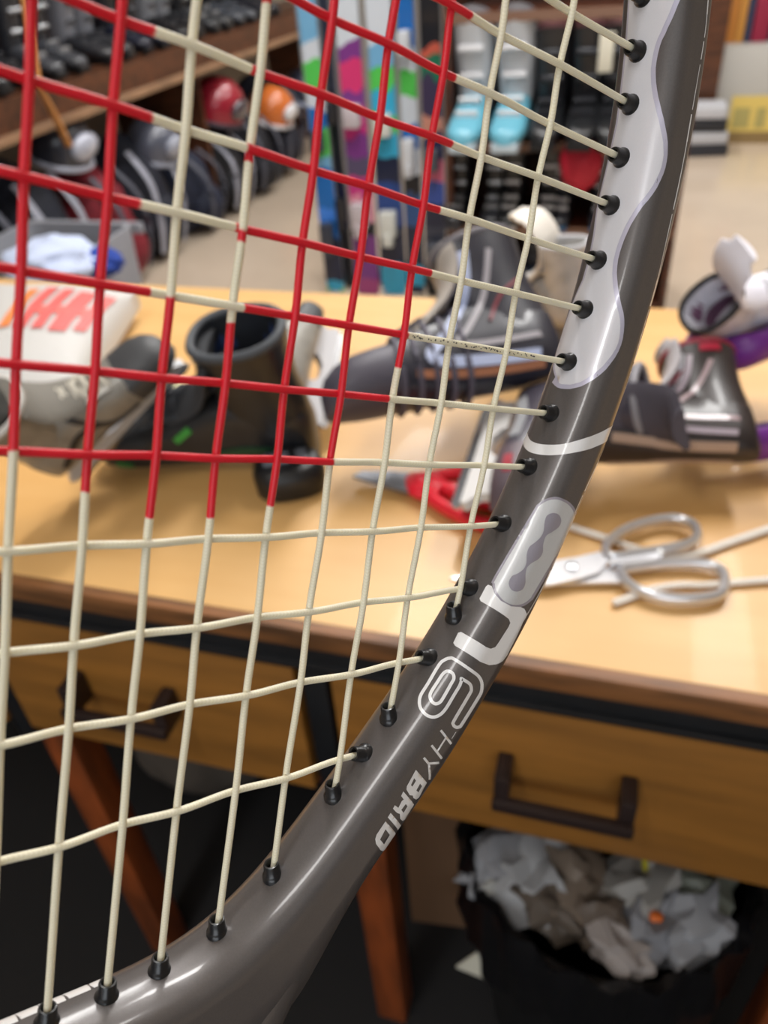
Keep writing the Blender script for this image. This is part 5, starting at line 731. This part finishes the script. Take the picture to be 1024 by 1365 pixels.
# crossing lines
MAIN = {1: (30.62, .0066), 2: (41.07, -.002), 3: (51.29, -.0002), 4: (61.81, -.0037), 5: (73.16, -.0003), 6: (84.79, -.0001), 7: (97.27, .006), 8: (109.6, .0081), 9: (125.89, -.014)}
CRS = {-3: (-64.36, -.0194), -2: (-55.44, -.0035), -1: (-45.52, .0059), 0: (-34.62, -.0079), 1: (-23.64, .004), 2: (-12.41, .0002), 3: (-.73, .0041), 4: (11.29, .0023), 5: (23.49, .0081), 6: (37.23, 0), 7: (52.57, -.0104), 8: (67.58, .0008), 9: (87.88, -.011)}
RM = {1: [(-300, 22.9)], 2: [(-300, 28.8)], 3: [(-.7, 33.1), (-130, -60)], 4: [(-60, -43.5), (-24.1, -22.0), (-12.3, -10.5), (1.7, 33.4)], 5: [(-300, 31.7)], 6: [(-110, 23.1)], 7: [(-90, 5.4)]}
RCS = {-2: [(-300, 101.2)], -1: [(-300, 100.2)], 0: [(-300, 45.9), (60.6, 101.3)], 1: [(-300, 46.3), (60.7, 101.3)], 2: [(-300, 45.7), (60.7, 101.2)], 3: [(-300, 48.2), (63.3, 98.6)], 4: [(-300, 95.6)], 5: [(-300, 84.9)]}
for k in range(2, 9): MAIN[2 - k - 0 - 1 + 1] = MAIN.get(2 - k, None) or (2 * U0 - MAIN[k + 1][0], -MAIN[k + 1][1])
k = -4; vv = -64.36
while vv > -172: vv -= 11.2 + .4 * (-4 - k); CRS[k] = (vv, 0.0); k -= 1
def hoop_hit(a, b, axis):
    """where line coord[1-axis] = a + b*coord[axis] meets the inner edge of the hoop"""
    f = HP[:, 1 - axis] - (a + b * (HP[:, axis] - (80 if axis == 0 else 0))); out = []
    for i in range(NH):
        j = (i + 1) % NH
        if f[i] * f[j] < 0: t = f[i] / (f[i] - f[j]); out.append(HP[i] * (1 - t) + HP[j] * t)
    out.sort(key=lambda p: p[axis]); return out[0], out[-1]
m_str = bpy.data.materials.new('string_gut'); m_str.use_nodes = True; nt = m_str.node_tree; b = nt.nodes['Principled BSDF']
at_ = nt.nodes.new('ShaderNodeAttribute'); at_.attribute_name = 'paint'
tc = nt.nodes.new('ShaderNodeTexCoord'); n1 = nt.nodes.new('ShaderNodeTexNoise'); n1.inputs['Scale'].default_value = .9; n1.inputs['Detail'].default_value = 4; nt.links.new(tc.outputs['Object'], n1.inputs[0])
wv = nt.nodes.new('ShaderNodeTexWave'); wv.bands_direction = 'DIAGONAL'; wv.inputs['Scale'].default_value = 1.0; wv.inputs['Distortion'].default_value = 1.5; nt.links.new(tc.outputs['Object'], wv.inputs[0])
ms = nt.nodes.new('ShaderNodeMix'); ms.data_type = 'RGBA'; ms.inputs[6].default_value = lin((243, 238, 216)); ms.inputs[7].default_value = lin((233, 227, 202))
nt.links.new(wv.outputs['Fac'], ms.inputs[0])
ma = nt.nodes.new('ShaderNodeMath'); ma.operation = 'SUBTRACT'; nt.links.new(at_.outputs['Fac'], ma.inputs[0])
mu = nt.nodes.new('ShaderNodeMath'); mu.operation = 'MULTIPLY'; mu.inputs[1].default_value = .45; nt.links.new(n1.outputs['Fac'], mu.inputs[0]); nt.links.new(mu.outputs[0], ma.inputs[1])
st_ = nt.nodes.new('ShaderNodeMapRange'); st_.inputs[1].default_value = .12; st_.inputs[2].default_value = .42; nt.links.new(ma.outputs[0], st_.inputs[0])
mr_ = nt.nodes.new('ShaderNodeMix'); mr_.data_type = 'RGBA'; nt.links.new(st_.outputs[0], mr_.inputs[0]); nt.links.new(ms.outputs[2], mr_.inputs[6]); mr_.inputs[7].default_value = lin((222, 28, 48))
nt.links.new(mr_.outputs[2], b.inputs['Base Color']); b.inputs['Roughness'].default_value = .38; b.inputs['Subsurface Weight'].default_value = .5; b.inputs['Subsurface Radius'].default_value = (1, 1, .8); b.inputs['Subsurface Scale'].default_value = .0008
bpn = nt.nodes.new('ShaderNodeBump'); bpn.inputs['Strength'].default_value = .07; bpn.inputs['Distance'].default_value = .1; nt.links.new(wv.outputs['Fac'], bpn.inputs['Height']); nt.links.new(bpn.outputs[0], b.inputs['Normal'])
SR = .68
STRPTS = {}
def string(axis, key, a, b, others, red):
    e0, e1 = hoop_hit(a, b, axis)
    lo, hi = e0[axis], e1[axis]
    nodes = [(lo - 3, 0)]
    for ko in sorted(others):
        ao, bo = others[ko]
        o_ax = (ao + bo * ((a) - (80 if axis == 1 else 0))) if True else 0   # position along this line
        if lo + 1.2 < o_ax < hi - 1.2:
            even = (key + ko) % 2 == 0
            front = even if axis == 1 else not even      # mains pass in front where the sum is even
            amp = .26 if axis == 1 else .44
            nodes.append((o_ax, -amp if front else amp))
    nodes.append((hi + 3, 0)); nodes.sort()
    xs = np.arange(lo - 2.5, hi + 2.5, .9); pts = []
    for x in xs:
        for i in range(len(nodes) - 1):
            if nodes[i][0] <= x <= nodes[i + 1][0]:
                t = (x - nodes[i][0]) / (nodes[i + 1][0] - nodes[i][0]); t = (1 - math.cos(PI * t)) / 2; w = nodes[i][1] * (1 - t) + nodes[i + 1][1] * t
        other = a + b * (x - (80 if axis == 0 else 0))
        pts.append(Vector((x, other, w)) if axis == 0 else Vector((other, x, w)))
    seg = 12; STRPTS[(axis, key)] = pts
    ob = Geo().tube(pts, SR, seg).build('cross_string' if axis == 0 else 'main_string', m_str, racket, smooth=0); ob.data.shade_smooth()
    at2 = ob.data.attributes.new('paint', 'FLOAT', 'POINT'); vals = np.zeros(len(ob.data.vertices))
    for i, x in enumerate(xs):
        d = max([min(x - r0, r1 - x) for r0, r1 in red] or [-9]); v = min(max(.5 + d / 1.2, 0), 1)
        if v and min((abs(x - nd[0]) for nd in nodes[1:-1]), default=9) < .8: v *= .93
        if v: v *= .97 + .08 * math.sin(x * .37 + key)
        vals[i * seg:(i + 1) * seg] = v
    at2.data.foreach_set('value', vals)
    return e0, e1
GRM = []
for k, (a, b) in sorted(MAIN.items()):
    if not (U0 - 105 < a < U0 + 105): continue
    e0, e1 = string(1, k, a, b, CRS, RM.get(k, [] if k > 2 else RM.get(3 - k, [])))
    GRM += [(e0, (0, 1)), (e1, (0, -1))]
for k, (a, b) in sorted(CRS.items()):
    if a < -172: continue
    e0, e1 = string(0, k, a, b, MAIN, RCS.get(k, [(-60, 95)] if -9 < k < -2 and k < -3 else []))
    GRM += [(e0, (1, 0)), (e1, (-1, 0))]
# grommets: a hollow black barrel with a collar, leaning the way the string leaves the frame
m_grom = mat('black_nylon', (24, 25, 28), .32, coat=.2)
m_dark = mat('bore_shade_black', (8, 8, 9), .8)  # near-black disc paints in the shade inside the barrel
def grommet():
    pr = [(2.25, -.9), (2.2, .05), (1.95, .45), (1.72, .8), (1.62, 2.6), (1.5, 2.95), (1.2, 3.0), (1.02, 2.8), (1.0, -.5)]
    return Geo().lathe(pr, 20)
gm = grommet().build('grommet', m_grom, racket); bore_shade = Geo().lathe([(1.02, 1.2), (.0001, 1.2)], 16).build('bore_shade', m_dark, gm)
first = True
for p, d in GRM:
    i = int(np.argmin(((HP - p) ** 2).sum(1))); nin = -HN[i]; ax = np.array(d, float) * .62 + nin * .38; ax /= np.linalg.norm(ax)
    if first: o = gm; bo = bore_shade
    else:
        o = gm.copy(); COL.objects.link(o); bo = bore_shade.copy(); COL.objects.link(bo); bo.parent = o
    z = Vector((ax[0], ax[1], 0)); y = Vector((0, 0, 1)); x = y.cross(z)
    M = Matrix.Identity(4)
    for r in range(3): M[r][0] = x[r]; M[r][1] = y[r]; M[r][2] = z[r]
    c = p - nin * .0
    M[0][3], M[1][3], M[2][3] = c[0], c[1], 0
    o.matrix_local = M; first = False
# printed decals: flat outlines given as (mm along the hoop, mm round its section), laid on the paint
DEC = json.loads(DECALS)
def inside(pt, loops):
    x, y = pt; c = False
    for L in loops:
        n = len(L)
        for i in range(n):
            x1, y1 = L[i]; x2, y2 = L[(i + 1) % n]
            if (y1 > y) != (y2 > y) and x < (x2 - x1) * (y - y1) / (y2 - y1) + x1: c = not c
    return c
def dens(L, st):
    o = []
    for i in range(len(L)):
        a, b = np.array(L[i]), np.array(L[(i + 1) % len(L)]); n = max(1, int(np.hypot(*(b - a)) / st))
        for k in range(n): o.append(tuple(a + (b - a) * k / n))
    return o
def decal(name, loops, m_, lift=.05, step=1.0, label=None):
    loops = [dens(L, step * .8) for L in loops]; V = []; E_ = []
    for L in loops:
        o = len(V); V += L; E_ += [(o + i, o + (i + 1) % len(L)) for i in range(len(L))]
    A_ = np.array(V); lo, hi = A_.min(0), A_.max(0)
    for x in np.arange(lo[0] + step / 2, hi[0], step):
        for y in np.arange(lo[1] + step * .43, hi[1], step * .7):
            if inside((x, y), loops) and np.min((A_[:, 0] - x) ** 2 + (A_[:, 1] - y) ** 2) > (step * .3) ** 2: V.append((x, y))
    v2, _, f2, *_r = delaunay_2d_cdt([Vector(p) for p in V], E_, [], 0, 1e-5)
    out = [surf(p.x, p.y, lift) for p in v2]
    keep = [f for f in f2 if inside(tuple(sum((v2[i] for i in f), Vector((0, 0))) / 3), loops)]
    g = Geo(); g.add(out, keep); o = g.build(name, m_, frame, smooth=0, label=label); o.data.shade_smooth()
    # make faces look outward
    me = o.data; c = me.polygons[len(me.polygons) // 2]; 
    return o
def surf(s, c, lift):
    P = S(s, c); A_ = S(s + .4, c) - S(s - .4, c); B_ = S(s, c + .3) - S(s, c - .3); n = np.cross(A_, B_); n /= np.linalg.norm(n)
    pc = HP[min(int(np.searchsorted(HS, s % HL)), NH - 1)]; q = HN[min(int(np.searchsorted(HS, s % HL)), NH - 1)]
    cen = np.array([pc[0] + q[0] * 8, pc[1] + q[1] * 8, 0])
    if n @ (P - cen) < 0: n = -n
    return Vector(P + n * lift)
m_badge = paint('silver_white_badge', (222, 222, 229), (227, 227, 233), .3, .1, .7); m_bord = paint('lavender_border', (192, 190, 210), (198, 196, 214), .34, .2, .6)
m_white = paint('white_print', (236, 236, 237), (240, 240, 240), .4, 0, .4); m_pill = paint('pill_grey', (204, 206, 208), (210, 212, 214), .4, .1, .4); m_bone = paint('mauve_grey_print', (156, 152, 164), (160, 156, 168), .4, .1, .3)
rt = DEC['badge'][0]
rt = [(120, 14), (132, 10), (145, 6.5), (158, 9.5), (166, 12.5)] + [tuple(p) for p in rt if p[0] > 174]
left = [(252.5, -2.5), (250, -5), (246, -6.4), (240, -6.2), (235.6, -5.2), (230, -3.3), (225, -3.1), (219.6, -3.5), (214.3, -4.6), (211, -4.5), (206, -4.0), (196.5, -3.3), (188, -3.6), (180, -3.8), (170, -4.2), (145, -4.2), (120, -4.2)]
decal('badge_border', [rt + left], m_bord, .05, 1.3, 'lavender edged wavy badge')
A_ = np.array([p for p in rt if p[1] > -1]); T_ = np.gradient(A_, axis=0); T_ /= np.linalg.norm(T_, axis=1)[:, None]; N_ = np.stack([T_[:, 1], -T_[:, 0]], 1)
if N_[3][1] > 0: N_ = -N_
Fi = A_ + N_ * 1.0
decal('badge_face', [[tuple(p) for p in Fi if p[1] > -3] + [(251.3, -3.0), (248.5, -5.0), (245, -5.9), (240, -5.6), (235, -4.5), (230, -2.7), (225, -2.5), (219.6, -2.9), (214.3, -3.9), (211, -3.9), (206, -3.4), (196.5, -2.7), (188, -3.0), (180, -3.2), (170, -3.6), (145, -3.6), (120, -3.6)]], m_badge, .10, 1.3, 'pale silver wavy badge')
decal('hoop_band', DEC['stripe'], m_white, .06, .8, 'white band across the frame')
decal('pill_badge', DEC['pill'], m_bone, .05, 1.2); decal('pill_face', DEC['pill_in'], m_pill, .10, 1.2, 'pale grey pill shaped badge'); decal('pill_emblem', DEC['bone'], m_bone, .15, 1.0, 'mauve knobbly emblem')
decal('letter_n', DEC['n'], m_white, .08, .9); decal('numeral_six', DEC['six'], m_white, .06, .9); decal('numeral_six_inner', DEC['six2'], m_white, .06, .9)
for k in ('h1', 'h2', 'h3', 'y1', 'y2', 'y3', 'b', 'r', 'i', 'd', 'tick'): decal('letter_%s' % {'h': 'h', 'y': 'y', 'b': 'b', 'r': 'r', 'i': 'i', 'd': 'd', 't': 'tick'}[k[0]], DEC[k], m_white, .07, .7)
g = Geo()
for L in DEC['edge_dashes']:
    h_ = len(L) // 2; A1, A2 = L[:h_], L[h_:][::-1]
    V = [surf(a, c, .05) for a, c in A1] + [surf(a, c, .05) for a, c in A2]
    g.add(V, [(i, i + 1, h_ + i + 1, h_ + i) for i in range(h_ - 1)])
ow = g.build('pale_edge_line', m_white, frame, smooth=0); ow['kind'] = 'stuff'  # broken pale strip along the outer front edge of the frame
g = Geo(); rr_ = random.Random(4)
P_ = STRPTS[(0, 3)]; x = 99.5
while x < 136:
    k = min(range(len(P_)), key=lambda i: abs(P_[i].x - x)); p_ = P_[k]
    g.box((rr_.uniform(.25, .7), .02 + rr_.uniform(.1, .35), .03), (x, p_.y + rr_.uniform(-.22, .22), p_.z - SR), (0, 0, rr_.uniform(-.5, .5))); x += rr_.uniform(.35, 1.6)
op = g.build('string_print', mat('worn_dark_ink', (96, 94, 88), .6), racket, smooth=0); op['kind'] = 'stuff'
# block print on the inner throat edge at the lower left
for s0, s1, c0q, c1q in ((412.3, 416.0, -5.8, -3.0), (416.6, 420.5, -8.2, -2.9), (421.1, 424.8, -8.4, -2.8), (425.4, 428.7, -8.6, -2.8), (429.2, 433.4, -8.6, -2.6)):
    decal('throat_print', [[(s0, c0q), (s1, c0q), (s1 + .3, (c0q + c1q) / 2), (s1, c1q), (s0, c1q), (s0 - .2, (c0q + c1q) / 2)]], m_white, .06, .9)
